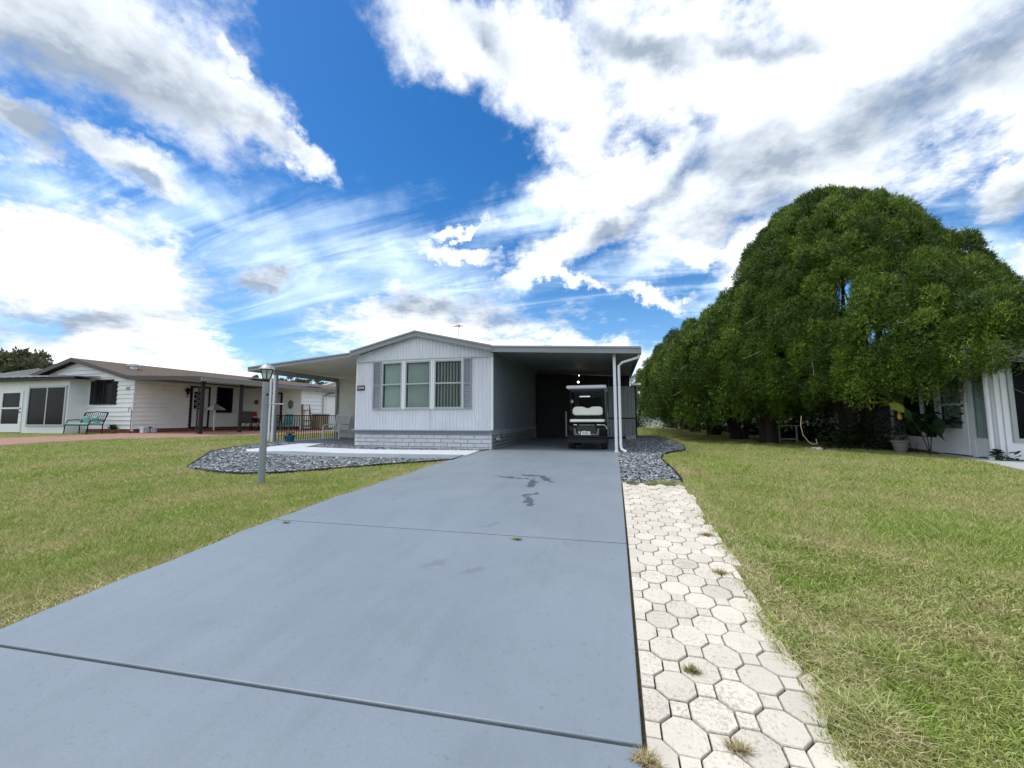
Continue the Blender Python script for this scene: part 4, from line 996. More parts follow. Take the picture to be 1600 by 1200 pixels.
# ------------------------------------------------------------------ golf cart (rear towards the street)
CX = PY(918, 700, YR + .55).x; cart = empty('golf_cart', (CX, YR + .42, .04), label='black golf cart with white seats and roof parked under the carport, rear to the drive', cat='golf cart')
def ch(mb, name, m_, par=cart, **k): return mb.build(name, m_, par, **k)
def rbox_prof(mb, prof, x0, x1):            # prof in (y,z)
    mb.slab(prof, 'x', x0, x1)
b = MB(); rbox_prof(b, [(.30, .30), (.18, .42), (.16, .58), (.20, .70), (.30, .76), (.95, .78), (1.0, .70), (1.0, .34)], -.56, .56)
rbox_prof(b, [(1.0, .26), (1.0, .36), (1.75, .36), (1.75, .26)], -.56, .56)
rbox_prof(b, [(1.72, .26), (1.72, .95), (1.80, .98), (2.2, .82), (2.45, .62), (2.48, .40), (2.40, .28)], -.55, .55); ch(b, 'body', M['cartblack'], bevel=.04)
for s in (-1, 1):
    b = MB(); V = [(s*.60, y, z) for y, z in ((.12, .40), (.14, .58), (.25, .66), (.55, .68), (.78, .62), (.86, .42))]; b.tube(V, .035, 8); ch(b, 'fender_trim', M['cartblack'], smooth=True)
for x, y, st in ((-.48, .48, 1), (.48, .48, 1), (-.46, 2.12, 1), (.46, 2.12, 1)):
    t_ = MB(); pr = [(.09, -.10), (.21, -.10), (.235, -.075), (.235, .075), (.21, .10), (.09, .10)]
    n = 24; V = []; Fc = []
    for r_, w_ in pr:
        for j in range(n): a = 2*math.pi*j/n; V.append((x + w_, y + r_*math.cos(a), .235 + r_*math.sin(a)))
    for i in range(len(pr) - 1):
        for j in range(n): Fc.append((i*n+j, i*n+(j+1) % n, (i+1)*n+(j+1) % n, (i+1)*n+j))
    t_.add(V, Fc); wh = ch(t_, 'wheel', M['rubber'], smooth=True)
    r_ = MB(); r_.tube([(x - .07, y, .235), (x + .07, y, .235)], .10, 16); ch(r_, 'rim', M['silver'], wh)
# bumper / folding foot deck at the back
b = MB(); b.bb(-.55, .58, -.02, .22, .30, .365); ch(b, 'foot_deck', M['cartblack'], bevel=.012)
b = MB(); b.bb(-.56, .56, -.05, -.02, .375, .41); b.bb(-.56, .56, -.03, .1, .20, .30); ch(b, 'bumper', mat('bumper_dark', (.014, .015, .019), .45, spec=.2), bevel=.01)
b = MB(); b.slab([(-.37, .42), (.34, .42), (.36, .62), (.30, .62), (.27, .47), (-.30, .47), (-.32, .62), (-.38, .62)], 'y', -.045, -.02); ch(b, 'plate_surround', M['cartgrey'], bevel=.008)
b = MB(); b.bb(-.30, .27, -.018, .17, .42, .70); ch(b, 'bag_well', mat('well_black', (.008, .009, .014), .25), bevel=.02)
b = MB(); b.bb(-.22, .22, -.035, -.0, .70, .735); ch(b, 'tail_trim', mat('trim_mid', (.12, .14, .16), .4), bevel=.006)
for s in (-1, 1):
    b = MB(); b.bb(s*.33 - .05, s*.33 + .05, -.03, 0, .715, .735); ch(b, 'tail_reflector', M['plate'])
pl = MB(); pl.bb(-.165, .10, -.062, -.055, .435, .535); po = ch(pl, 'licence_plate', M['plate'], bevel=.003)
t_ = text_mesh('plate_characters', '1F 8311', .078, M['ink'], po, (-.033, -.064, .482), (R(90), 0, 0), bold=.002, ext=.0008, sx=.82)
b = MB(); b.sphere((-.075, -.06, .552), .016, 8); b.bb(-.085, -.065, -.062, -.055, .53, .55); ch(b, 'plate_bolt', M['plate'])
b = MB(); b.tube([(-.205, -.055, .535), (-.225, -.055, .505), (-.20, -.055, .475), (-.185, -.055, .465)], [.014, .017, .013, .006], 8); ch(b, 'white_hook', M['plate'], smooth=True)
# rear seat
def cushion(x0, x1, y0, y1, z0, z1): b = MB(); b.bb(x0, x1, y0, y1, z0, z1); return b
b = cushion(-.50, .50, .02, .48, .80, .885); ch(b, 'rear_seat', M['vinyl'], bevel=.04, smooth=False)
b = MB(); b.bb(-.50, .52, .06, .5, .765, .80); ch(b, 'seat_base', M['cartblack'], bevel=.008)
def back_pad(y, z0, nm, w=.46, h=.27):
    pts = []; n = 28
    top = []
    for i in range(n + 1):
        x = -w + 2*w*i/n; u = x / w
        dip = .055 * math.exp(-(u / .22)**2); rnd = h * (1 - max(0, (abs(u) - .72) / .28)**2.6 * .36)
        top.append((x, z0 + rnd - dip))
    bot = [(x, z0 + max(0, (abs(x / w) - .78) / .22)**2.4 * .07) for x, _ in top][::-1]
    b = MB(); o = top + bot; b.slab(o, 'y', y - .045, y + .045); ob = ch(b, nm, M['vinyl'], bevel=.035); return ob
back_pad(.54, 1.0, 'rear_backrest'); 
b = MB(); b.bb(-.44, .44, .60, .66, .86, 1.2); ch(b, 'seat_back_panel', M['cartblack'], bevel=.02)
back_pad(.74, 1.0, 'front_backrest')
b = cushion(-.50, .50, .8, 1.3, .80, .885); ch(b, 'front_seat', M['vinyl'], bevel=.04)
b = MB(); b.bb(-.50, .50, .78, 1.3, .70, .80); ch(b, 'front_seat_base', M['cartblack'], bevel=.01)
# roof
b = MB(); P8 = []
b.bb(-.585, .585, -.02, 2.05, 1.785, 1.885)
ro = ch(b, 'roof', M['cartroof'], bevel=.045)
b = MB(); b.bb(-.50, .50, .05, 2.0, 1.765, 1.80); ch(b, 'roof_underside', mat('roof_liner', (.13, .14, .15), .6), bevel=.01)
for x, y0, y1 in ((-.47, .3, .12), (.47, .3, .12), (-.50, 1.75, 1.6), (.50, 1.75, 1.6)):
    b = MB(); b.tube([(x, y0, .7), (x, y1, 1.78)], .019, 8); ch(b, 'roof_strut', M['cartblack'])
b = MB(); b.tube([(.54, .35, .78), (.54, .18, 1.3), (.54, .1, 1.78)], .016, 8); ch(b, 'roof_strut', M['cartgrey'])
# grab rails both sides
for s in (-1, 1):
    b = MB(); x = s * .60
    b.tube([(x, .02, .38), (x, .04, .84), (x, .05, 1.08)], .017, 8); b.sphere((x, .04, .84), .03, 8); b.sphere((x, .05, 1.09), .026, 8); ch(b, 'hand_rail', M['cartgrey'])
b = MB(); b.tube([(.33, .0, .72), (.50, -.01, .72), (.56, .0, .66), (.57, .0, .60)], .016, 8); ch(b, 'grab_handle', M['silver'], smooth=True)
# windshield with frame, steering wheel, mirrors
b = MB(); b.add([(-.48, 1.74, .98), (.48, 1.74, .98), (.50, 1.60, 1.77), (-.50, 1.60, 1.77)], [(0, 1, 2, 3)]); ch(b, 'windshield', glassy('windshield', (.02, .025, .03), .02, .25))
b = MB(); n = 20; b.tube([(-.24 + .16*math.cos(2*math.pi*i/n), 1.42 + .06*math.sin(2*math.pi*i/n), 1.16 + .15*math.sin(2*math.pi*i/n)) for i in range(n + 1)], .013, 6); b.tube([(-.24, 1.42, 1.16), (-.24, 1.7, .9)], .02, 6); ch(b, 'steering_wheel', M['cartblack'])
b = MB(); b.bb(-.33, .02, 1.55, 1.57, 1.60, 1.66); ch(b, 'interior_mirror', mat('mirror', (.6, .62, .64), .08, metal=.9), bevel=.01)
b = MB(); b.sphere((-.59, 1.55, 1.47), .062, 12, (1, .35, 1)); ch(b, 'side_mirror', M['vinyl'], smooth=True)
b = MB(); b.tube([(-.59, 1.57, 1.47), (-.49, 1.66, 1.44)], .008, 6); ch(b, 'mirror_arm', M['cartblack'])
# ------------------------------------------------------------------ house on the left
lz = .30
M['porch_siding'] = mat('porch_siding', (.80, .81, .80), .55, .05, 2, dirt=.3)
LH = empty('neighbour_house', (LXW, LY, lz), label='white lap-sided house with brown shingle roof and brown porch posts on the left', cat='house')
apx = PY(112.5, 559, LY - .3); eav = PY(200, 587, LY - .3); XL = 2 * apx.x - eav.x
print('LH apex', apx, 'eave', eav, 'wallX', LXW, 'porchX', LXP)
gzl = lambda x: float(np.interp(x, [XL, apx.x, eav.x], [eav.z, apx.z, eav.z])) - .16
zsb = .50; YL1 = PX(470, 650, LXP).y; YLE = 42
b = MB(); lap(b, (XL + .5, LY), (LXW, LY), zsb, lambda t: gzl(XL + .5 + (LXW - XL - .5) * t), (0, -1), .205, .045); P(b, 'gable_wall', M['neighbour'], LH)
b = MB(); zpw = eav.z - .12; lap(b, (LXW, LY), (LXW, YLE), zsb, zpw + .0, (1, 0), .205, .045); P(b, 'porch_wall', M['porch_siding'], LH)
b = MB(); b.bb(LXW - .04, LXW + .03, LY - .03, LY + .05, zsb - .1, zpw); P(b, 'corner_board', M['white'], LH)
b = MB(); blocks(b, (XL + .5, LY + .02), (LXW - .02, LY + .02), .2, zsb, (0, -1), 3, .22); blocks(b, (LXW - .03, LY), (LXW - .03, YL1), .2, zsb, (1, 0), 3, .22); blocks(b, (LXW, YL1 + .03), (LXP, YL1 + .03), .2, zsb, (0, -1), 3, .22); P(b, 'brick_base', M['brick'], LH)
b = MB(); b.bb(XL + .6, LXW - .06, LY + .1, YLE, .2, 2.9); P(b, 'body_core', M['neighbour'], LH)
# shingle roof, left slope and right slope running out over the porch
pz = PY(312, 592, LY - .3).z; pxx = PY(314, 592, LY - .3).x
def shingles(name, prof, y0, y1, par): b = MB(); b.slab(prof + [(x, z - .10) for x, z in prof[::-1]], 'y', y0, y1); return P(b, name, M['shingle'], par)
shingles('roof', [(XL, eav.z), (apx.x, apx.z), (eav.x, eav.z), (pxx + .05, pz + .10)], LY - .28, YLE, LH)
b = MB(); pr_ = [(XL - .03, eav.z + .01), (apx.x, apx.z + .01), (eav.x, eav.z + .01), (pxx + .05, pz + .11)]; b.slab(pr_ + [(x, z - .19) for x, z in pr_[::-1]], 'y', LY - .34, LY - .285); P(b, 'gable_fascia', M['browntrim'], LH)
b = MB(); b.bb(pxx + .055, pxx + .13, LY - .34, YLE, pz - .10, pz + .07); P(b, 'porch_gutter', mat('gutter_grey', (.17, .17, .17), .5), LH)
b = MB(); b.slab([(LXW, pz + .22), (pxx, pz + .0), (pxx, pz - .03), (LXW, pz + .19)], 'y', LY - .25, YLE); P(b, 'porch_ceiling', M['soffit'], LH)
for py_, px_ in ((680, 313), (676, 374)):
    q = PX(px_, py_, LXP); 
    if px_ == 313: q.y = LY + .05
    b = MB(); b.bb(LXP - .06, LXP + .06, q.y - .06, q.y + .06, .30, pz - .02); P(b, 'porch_post', M['bronze'], LH, bevel=.005)
b = MB(); b.tube([(LXP + .05, LY + .05, pz - .3), (LXP + .25, LY - .0, pz - .02)], .03, 6); b.tube([(LXP - .02, LY - .1, pz - .3), (LXP - .02, LY - .1, .5), (LXP + .1, LY - .2, .4)], .035, 6); P(b, 'porch_downspout', M['bronze'], LH)
q = PY(158, 566, LY + 4); rv = MB(); xr_ = apx.x + 1.7; zr2 = float(np.interp(xr_, [apx.x, eav.x], [apx.z, eav.z])); rv.lathe((xr_, LY + 1.2, zr2 - .1), [(.16, 0), (.16, .22), (.28, .23), (.28, .32), (.1, .36)], 14); P(rv, 'roof_vent', M['silver'], LH, smooth=True)
for (ym, xm) in ((LY + 9, apx.x + 1), (LY + 13, apx.x + 2)):
    z_ = float(np.interp(xm, [apx.x, eav.x], [apx.z, eav.z])); rv = MB(); rv.box((xm, ym, z_ + .03), (1.0, 1.6, .07)); P(rv, 'skylight', M['fascia_top'], LH)
# gable window with black shutters
def framed_window(par, face, c, w, h, fr_m, pane_m, fw=.06, mull=1, nm='window'):
    """face: 'y-' facing the street, 'x+' facing right, 'x-' facing left"""
    ang = {'y-': 0, 'x+': R(90), 'x-': R(-90)}[face]
    e_ = empty(nm, c, ang); e_.parent = par; e_.matrix_parent_inverse = par_world(par).inverted()
    f = MB(); 
    f.bb(-w/2, -w/2+fw, -.05, .03, -h/2, h/2); f.bb(w/2-fw, w/2, -.05, .03, -h/2, h/2); f.bb(-w/2+fw, w/2-fw, -.05, .03, h/2-fw, h/2); f.bb(-w/2+fw, w/2-fw, -.05, .03, -h/2, -h/2+fw)
    if mull == 1: f.bb(-w/2+fw, w/2-fw, -.04, .03, -fw*.35, fw*.35)
    if mull == 2: f.bb(-fw*.4, fw*.4, -.04, .03, -h/2+fw, h/2-fw)
    f.build('frame', fr_m, e_, bevel=.004)
    p_ = MB(); p_.bb(-w/2+fw, w/2-fw, -.022, .01, -h/2+fw, h/2-fw); p_.build('pane', pane_m, e_)
    return e_
a_, c_ = PY(152, 594, LY), PY(176.5, 632, LY)
framed_window(LH, 'y-', ((a_.x + c_.x)/2, LY - .03, (a_.z + c_.z)/2), c_.x - a_.x, a_.z - c_.z, M['bronze'], M['dglass'], .06, 2)
for xa, xb in ((145, 151.5), (177, 182.5)):
    p0_, p1_ = PY(xa, 596, LY), PY(xb, 632, LY); b = MB(); b.bb(p0_.x, p1_.x, LY - .06, LY - .02, p1_.z, p0_.z)
    for i in range(12): z_ = p1_.z + .1 + (p0_.z - p1_.z - .2) * i / 11; b.bb(p0_.x + .05, p1_.x - .05, LY - .07, LY - .055, z_ - .03, z_ + .03)
    P(b, 'shutter', M['black'], LH)
q = PY(201.5, 607, LY); b = MB(); b.box((q.x, LY - .035, q.z), (.24, .02, .15)); P(b, 'number_plate', M['sidedark'], LH)
# porch wall door, window, lantern
def onx(px, py, X=LXW): return PX(px, py, X)
a_, c_ = onx(297.5, 603), onx(324, 664); wd, hd_ = c_.y - a_.y, a_.z - (.48)
dr = empty('storm_door', (LXW + .03, (a_.y + c_.y)/2, .48), R(90)); dr.parent = LH; dr.matrix_parent_inverse = par_world(LH).inverted()
h = hd_; wd = 1.5 if wd > 1.8 else wd
print('door w', wd, 'h', h)
b = MB(); b.bb(-wd/2, -wd/2+.09, -.06, .02, 0, h); b.bb(wd/2-.09, wd/2, -.06, .02, 0, h); b.bb(-wd/2+.09, wd/2-.09, -.06, .02, h-.09, h); b.bb(-wd/2+.09, wd/2-.09, -.06, .02, 0, .06); b.build('frame', M['black'], dr)
b = MB(); b.bb(-wd/2+.09, wd/2-.09, -.035, .0, .06, h-.09); b.build('panel', M['white'], dr)
b = MB(); b.bb(-.32, .12, -.045, -.034, 1.0, h-.3); g_ = b.build('glass', M['dglass'], dr)
b = MB()
for k in range(3):
    z0 = 1.0 + k*.27; b.tube([(-.30, -.05, z0), (.10, -.05, z0 + .27)], .013, 4); b.tube([(.10, -.05, z0), (-.30, -.05, z0 + .27)], .013, 4)
b.build('lattice', M['white'], dr)
a_, c_ = onx(339, 605), onx(361, 645); framed_window(LH, 'x+', (LXW + .03, (a_.y + c_.y)/2, (a_.z + c_.z)/2), min(2.2, c_.y - a_.y), a_.z - c_.z, M['black'], M['dglass'], .09, 0)
a_, c_ = PY(417, 614, YL1), PY(440, 668, YL1)
d2 = empty('side_door', ((a_.x + c_.x)/2, YL1 - .03, .48)); d2.parent = LH; d2.matrix_parent_inverse = par_world(LH).inverted(); wd2 = c_.x - a_.x; h2 = a_.z - .48
b = MB(); b.bb(-wd2/2, -wd2/2+.08, -.06, .02, 0, h2); b.bb(wd2/2-.08, wd2/2, -.06, .02, 0, h2); b.bb(-wd2/2+.08, wd2/2-.08, -.06, .02, h2-.08, h2); b.build('frame', M['black'], d2)
b = MB(); b.bb(-wd2/2+.08, wd2/2-.08, -.03, .0, .02, h2-.08); b.build('panel', M['partition'], d2)
b = MB(); b.bb(-.12, .12, -.04, -.03, .8, h2-.4); b.build('glass', M['dglass'], d2)
q = onx(291, 612); wl = empty('wall_lantern', (LXW + .12, q.y, q.z), label='black wall lantern left of the lattice storm door', cat='lantern')
b = MB(); b.lathe((0, 0, -.14), [(.05, 0), (.10, .2)], 6); b.lathe((0, 0, .06), [(.15, 0), (.06, .1), (.02, .14)], 6); b.build('housing', M['black'], wl); b = MB(); b.tube([(0, 0, -.12), (-.03, 0, -.28), (-.1, 0, -.3)], .02, 6); b.build('bracket', M['black'], wl)
# enclosed room at the far end of the porch: shaded front, bright outer side
YW = YL1
b = MB(); lap(b, (LXW, YL1), (LXP, YL1), zsb, pz + .12, (0, -1), .205, .045); P(b, 'room_front_wall', M['porch_siding'], LH)
M['bright'] = mat('bright_siding', (.80, .82, .84), .5, .03, 2)
b = MB(); lap(b, (LXP, YL1), (LXP, YLE), .36, pz - .02, (1, 0), .23, .045); P(b, 'room_side_wall', M['bright'], LH)
b = MB(); b.bb(LXP - .05, LXP + .05, YL1 - .05, YL1 + .06, .32, pz - .02); P(b, 'room_corner', M['bright'], LH)
q = PX(503, 640, LXP); b = MB(); b.tube([(LXP + .12, q.y + 1.0, pz - .05), (LXP + .1, q.y + .3, pz - .25), (LXP + .09, q.y, pz - .4), (LXP + .09, q.y, .4)], .04, 6); P(b, 'room_downspout', M['silver'], LH)
a_, c_ = PX(509.5, 620, LXP), PX(524, 670, LXP); b = MB(); b.bb(LXP + .03, LXP + .06, a_.y, c_.y + 1.2, .4, a_.z); P(b, 'room_door', M['bright'], LH); b = MB(); b.bb(LXP + .05, LXP + .08, a_.y, c_.y + 1.2, a_.z, a_.z + .06); P(b, 'room_door_trim', M['frame'], LH)
# front lanai with black ribbed roof
LY2 = LY - .75; lx1 = PY(105, 640, LY2).x; ztl = PY(60, 592, LY2).z - .05; lx0 = lx1 - 7.5
b = MB()
A = lambda px, py: PY(px, py or 635, LY2)
wx0, wx1, wz0, wz1 = A(44, 0).x, A(103.5, 0).x, A(70, 666.5).z, A(70, 603).z; dx0, dx1, dz1 = A(2, 0).x, A(36, 0).x, A(20, 611).z
b.bb(lx0, dx0, LY2, LY2 + .06, .2, ztl); b.bb(dx1, wx0, LY2, LY2 + .06, .2, ztl); b.bb(wx0, lx1, LY2, LY2 + .06, .2, wz0); b.bb(wx0, lx1, LY2, LY2 + .06, wz1, ztl); b.bb(dx0, dx1, LY2, LY2 + .06, dz1, ztl); b.bb(lx1 - .06, lx1, LY2 + .06, LY, .2, ztl); b.bb(wx1, lx1, LY2, LY2 + .06, wz0, wz1)
P(b, 'lanai_wall', M['white'], LH)
framed_window(LH, 'y-', ((wx0+wx1)/2, LY2, (wz0+wz1)/2), wx1-wx0, wz1-wz0, M['frame'], M['dglass'], .1, 2, 'sliding_window')
dd = empty('lanai_door', ((dx0+dx1)/2, LY2, .34), 0); dd.parent = LH; dd.matrix_parent_inverse = par_world(LH).inverted(); w_, h_ = dx1-dx0, dz1-.34
b = MB(); b.bb(-w_/2, -w_/2+.13, -.04, .02, 0, h_); b.bb(w_/2-.2, w_/2, -.04, .02, 0, h_); b.bb(-w_/2+.13, w_/2-.2, -.04, .02, h_-.1, h_); b.bb(-w_/2+.13, w_/2-.2, -.04, .02, h_*.56, h_*.60); b.bb(-w_/2+.13, w_/2-.2, -.04, .02, 0, h_*.2); b.build('door_frame', M['white'], dd)
b = MB(); b.bb(-w_/2+.13, w_/2-.2, -.01, .0, h_*.2, h_-.1); b.build('pane', M['dglass'], dd); b = MB(); b.sphere((w_/2-.09, -.07, h_*.48), .035, 8); b.sphere((w_/2-.09, -.06, h_*.57), .03, 8); b.build('handle', M['black'], dd)
b = MB(); zr0 = ztl; ov_ = PY(116, 594, LY2 - .3).x
b.add([(lx0, LY2 - .3, zr0 + .16), (ov_, LY2 - .3, zr0 + .05), (ov_ - .3, LY + .3, zr0 + .10), (lx0, LY + 1.8, zr0 + 1.0)], [(0, 1, 2, 3)]); b.bb(lx0, ov_, LY2 - .3, LY2 - .26, zr0 - .08, zr0 + .05); P(b, 'lanai_roof', M['black'], LH)
rb = MB()
for i in range(14):
    t = i / 13; x = lx0 + (ov_ - .1 - lx0) * t; rb.tube([(x, LY2 - .3, zr0 + .18 - .11*t), (x - .1, LY + .2 + 1.4*(1-t), zr0 + 1.02 - .88*t)], .022, 5)
P(rb, 'roof_rib', M['silver'], LH)
# bench, hook, planters in front of the gable
ck = M['black']
q = G(130, 679); bn = empty('garden_bench', (PY(132, 672, LY - 1.0).x, LY - 1.0, .30), R(-4), label='black metal bench with teal cushions below the shuttered window', cat='bench')
W = 1.75; b = MB()
for s in (-1, 1):
    x = s*W/2; b.tube([(x, -.3, 0), (x, -.28, .38), (x, -.2, .62), (x, .1, .64), (x, .22, .62)], .022, 6); b.tube([(x, .2, 0), (x, .2, .42), (x, .36, .95)], .022, 6)
b.tube([(-W/2, .36, .95), (0, .36, 1.0), (W/2, .36, .95)], .022, 6); b.tube([(-W/2, .24, .55), (W/2, .24, .55)], .018, 6); b.tube([(-W/2, -.28, .4), (W/2, -.28, .4)], .02, 6); b.tube([(-W/2, .2, .42), (W/2, .2, .42)], .02, 6)
for i in range(11): x = -W/2 + W*(i+.5)/11; b.tube([(x, .24, .55), (x + .04, .3, .75), (x, .36, .95)], .01, 5)
b.build('frame', ck, bn)
b = MB(); b.bb(-W/2 + .05, W/2 - .05, -.28, .2, .41, .50); b.build('seat_cushion', M['teal'], bn, bevel=.03)
for x in (-.25, .45): b = MB(); b.box((x, .14, .64), (.42, .12, .30), rot=Matrix.Rotation(R(20), 3, 'X')); b.build('pillow', M['teal'], bn, bevel=.04)
hk = PY(203, 676, LY - .5); b = MB(); b.tube([(0, 0, 0), (0, 0, 1.0), (-.04, 0, 1.12), (-.14, 0, 1.16), (-.22, 0, 1.1), (-.2, 0, 1.02)], .012, 6)
tag(b.build('shepherd_hook', M['black'], None, loc=(hk.x, LY - .5, .31)), 'thin black shepherd hook by the left house corner', 'garden hook')
def potted(loc, r_, h_, m_, label, pm='leaf_dark', spread=.3):
    e_ = empty('potted_plant', loc, label=label, cat='plant'); b = MB(); b.lathe((0, 0, 0), [(r_*.7, 0), (r_, h_), (r_*.9, h_), (r_*.8, h_*.9)], 12); b.build('pot', m_, e_)
    V = []
    for i in range(70):
        a, el_ = random.uniform(0, 6.28), random.uniform(.2, 1.4); ln = spread * random.uniform(.5, 1.1); d_ = Vector((math.cos(a)*math.cos(el_), math.sin(a)*math.cos(el_), math.sin(el_))); o_ = Vector((0, 0, h_)); s_ = Vector((-math.sin(a), math.cos(a), 0)) * ln * .16
        V += [o_ + d_*ln*.2, o_ + d_*ln*.65 + s_, o_ + d_*ln, o_ + d_*ln*.65 - s_]
    tri_mesh('leaves', np.array(V), 4, M[pm], e_, attr=np.random.rand(70)); return e_
q = PY(177, 672, LY - .5); potted((q.x, LY - .5, .31), .14, .16, M['wood'], 'small brown pot with reddish plant beside the black bench')
for i in range(2):
    q = onx(227 + i*9, 674, LXW + .5); e_ = empty('white_planter', (LXW + .5, q.y, .33), R(90), label='left one of two small white planters at the porch wall base' if i == 0 else 'right one of two small white planters at the porch wall base', cat='planter', group='white planters by the porch wall')
    b = MB(); b.bb(-.16, .16, -.1, .1, 0, .26); b.bb(-.18, .18, -.12, .12, .22, .27); b.build('box', M['white'], e_)
    b = MB()
    for x in (-.1, 0, .1): b.bb(x - .02, x + .02, -.11, -.1, .03, .2)
    b.build('slot', M['sidedark'], e_)
# striped stand, wall ornaments
q = onx(334, 668, LXW + .9); e_ = empty('striped_stand', (LXW + .9, q.y, .33), label='white post with small striped canopy top under the dark porch window', cat='stand')
b = MB(); b.tube([(0, 0, 0), (0, 0, 1.1)], .035, 8); b.build('post', M['white'], e_)
b = MB(); zt_2 = 1.1
for i in range(8):
    a0, a1 = 2*math.pi*i/8, 2*math.pi*(i+1)/8; b.mi = i % 2; b.add([(0, 0, zt_2+.36), (.5*math.cos(a0), .5*math.sin(a0), zt_2), (.5*math.cos(a1), .5*math.sin(a1), zt_2), (0, 0, zt_2 - .01)], [(0, 1, 2), (1, 3, 2)])
b.build('canopy', [M['white'], M['sidedark']], e_)
q = PY(402, 628.5, YL1); b = MB(); b.tube([(0, 0, 0), (0, -.05, 0)], .14, 20); b.tube([(0, -.05, 0), (0, -.08, 0)], .05, 12); tag(b.build('wall_medallion', mat('rust_red', (.22, .06, .04), .7, .4, 12), None, loc=(q.x, YL1 - .04, q.z)), 'round rusty red medallion on the porch wall behind the lamp post', 'wall decoration')
q = PY(455.5, 632, YL1); b = MB(); n = 20; b.tube([(.10*math.cos(2*math.pi*i/n), -.04, .20*math.sin(2*math.pi*i/n)) for i in range(n+1)], .06, 7); tag(b.build('wall_wreath', mat('wreath_green', (.12, .16, .14), .9, .6, 20), None, loc=(q.x, YL1 - .04, q.z)), 'grey green oval wreath on the far porch wall', 'wreath')
# patio furniture
def wire_chair(loc, rz, cm, label, name='patio_chair', group='chairs on the neighbour porch'):
    e_ = empty(name, loc, rz, label=label, cat='chair', group=group); b = MB()
    for s in (-1, 1):
        b.tube([(s*.28, -.3, .02), (s*.28, .3, .02)], .016, 6); b.tube([(s*.28, -.25, .02), (s*.28, -.25, .62), (s*.28, .15, .64)], .016, 6); b.tube([(s*.27, .2, .02), (s*.27, .18, .42), (s*.26, .36, 1.0)], .016, 6)
        n = 8; b.tube([(s*.28, .0 + .12*math.cos(2*math.pi*i/n), .5 + .1*math.sin(2*math.pi*i/n)) for i in range(n+1)], .01, 5)
    b.tube([(-.26, .36, 1.0), (.26, .36, 1.0)], .016, 6); b.build('frame', M['black'], e_)
    b = MB(); b.bb(-.26, .26, -.27, .2, .40, .46); b.build('seat', cm, e_, bevel=.02); b = MB(); b.box((0, .29, .72), (.5, .05, .56), rot=Matrix.Rotation(R(-14), 3, 'X')); b.build('backrest', cm, e_, bevel=.02); return e_
c1 = PX(368, 677, LXP - .9); wire_chair((LXP - .9, c1.y + .6, .33), R(60), mat('black_sling', (.02, .02, .022), .7), 'black sling patio chair standing behind the second porch post')
q = PX(392, 672, LXP - 1.6); tb = empty('patio_table', (LXP - 1.6, q.y, .33), label='dark patio table with a small pot on top, left of the lamp post', cat='table')
b = MB(); b.lathe((0, 0, .70), [(.62, 0), (.62, .03)], 20); b.build('tabletop', M['silver'], tb)
for i in range(4): a = i*math.pi/2 + .7; b = MB(); b.tube([(.45*math.cos(a), .45*math.sin(a), .7), (.2*math.cos(a), .2*math.sin(a), .4), (.5*math.cos(a), .5*math.sin(a), 0)], .018, 6); b.build('leg', M['black'], tb)
tp = potted((LXP - 1.6, q.y - .1, 1.06), .08, .12, M['teal'], 'tiny teal pot on the dark patio table', 'leaf_dark', .14)
q = PY(403, 672, YL1 - 1.2); wire_chair((q.x, YL1 - 1.2, .33), R(100), M['red'], 'patio chair with red cushions right of the table')
q = PY(424, 672, YL1 - 1.1); wire_chair((q.x, YL1 - 1.1, .33), R(80), mat('charcoal_sling', (.03, .032, .035), .7), 'dark patio chair seen just past the porch downspout')
# turquoise chair
q = PY(447, 672, YL1 - .9); e_ = empty('adirondack_chair', (q.x, YL1 - .9, .33), R(20), label='turquoise slatted chair behind the black railing', cat='chair')
b = MB()
for i in range(5): x = -.26 + .13*i; b.box((x, .3, .72), (.11, .02, .8), rot=Matrix.Rotation(R(-18), 3, 'X'))
b.build('backrest', M['turq'], e_); b = MB()
for i in range(5): b.bb(-.3, .3, -.3 + .12*i, -.2 + .12*i, .38, .40)
b.build('seat', M['turq'], e_)
for sx_, sy_ in ((-1, -1), (1, -1), (-1, 1), (1, 1)): b = MB(); b.bb(sx_*.32-.02, sx_*.32+.02, sy_*.26-.04, sy_*.26+.04, 0, .6 if sy_ < 0 else .4); b.build('leg', M['turq'], e_)
for s in (-1, 1): b = MB(); b.bb(s*.36-.06, s*.36+.06, -.34, .3, .6, .625); b.build('armrest', M['turq'], e_)
e_.scale = (.7, .7, .8)
# tall wooden porch figure with a plain white panel, garden bins
q = PX(478, 668, LXP + .35); e_ = empty('ladder_shelf', (LXP + .35, q.y, .33), R(75), label='brown wooden ladder-shaped stand with pale panels against the bright white room wall', cat='wooden stand'); hh = PX(478, 632, LXP + .35).z - .33
b = MB()
for s in (-1, 1): b.tube([(s*.30, -.15, 0), (s*.2, .12, hh)], .05, 5)
b.build('rail', M['wood'], e_)
for k in range(5): b = MB(); z_ = hh*(.12 + .21*k); b.bb(-.24, .24, -.12 + .05*k, .0 + .05*k, z_, z_ + .05); b.build('rung', M['wood'], e_)
b = MB(); b.bb(-.17, .17, .04, .07, hh*.76, hh*.97); b.build('upper_panel', M['stone'], e_); b = MB(); b.bb(-.1, .1, -.02, .0, hh*.1, hh*.68); b.build('lower_panel', M['stone'], e_)
q = PX(500, 668, LXP + .5); e_ = empty('storage_cabinet', (LXP + .5, q.y, .33), R(80), label='tan ribbed resin storage cabinet behind the glider', cat='cabinet'); hh = PX(500, 649, LXP + .5).z - .33
b = MB(); b.bb(-.30, .34, -.3, .3, 0, hh)
for i in range(6): x = -.28 + .11*i; b.bb(x, x + .04, -.32, -.3, .05, hh - .1)
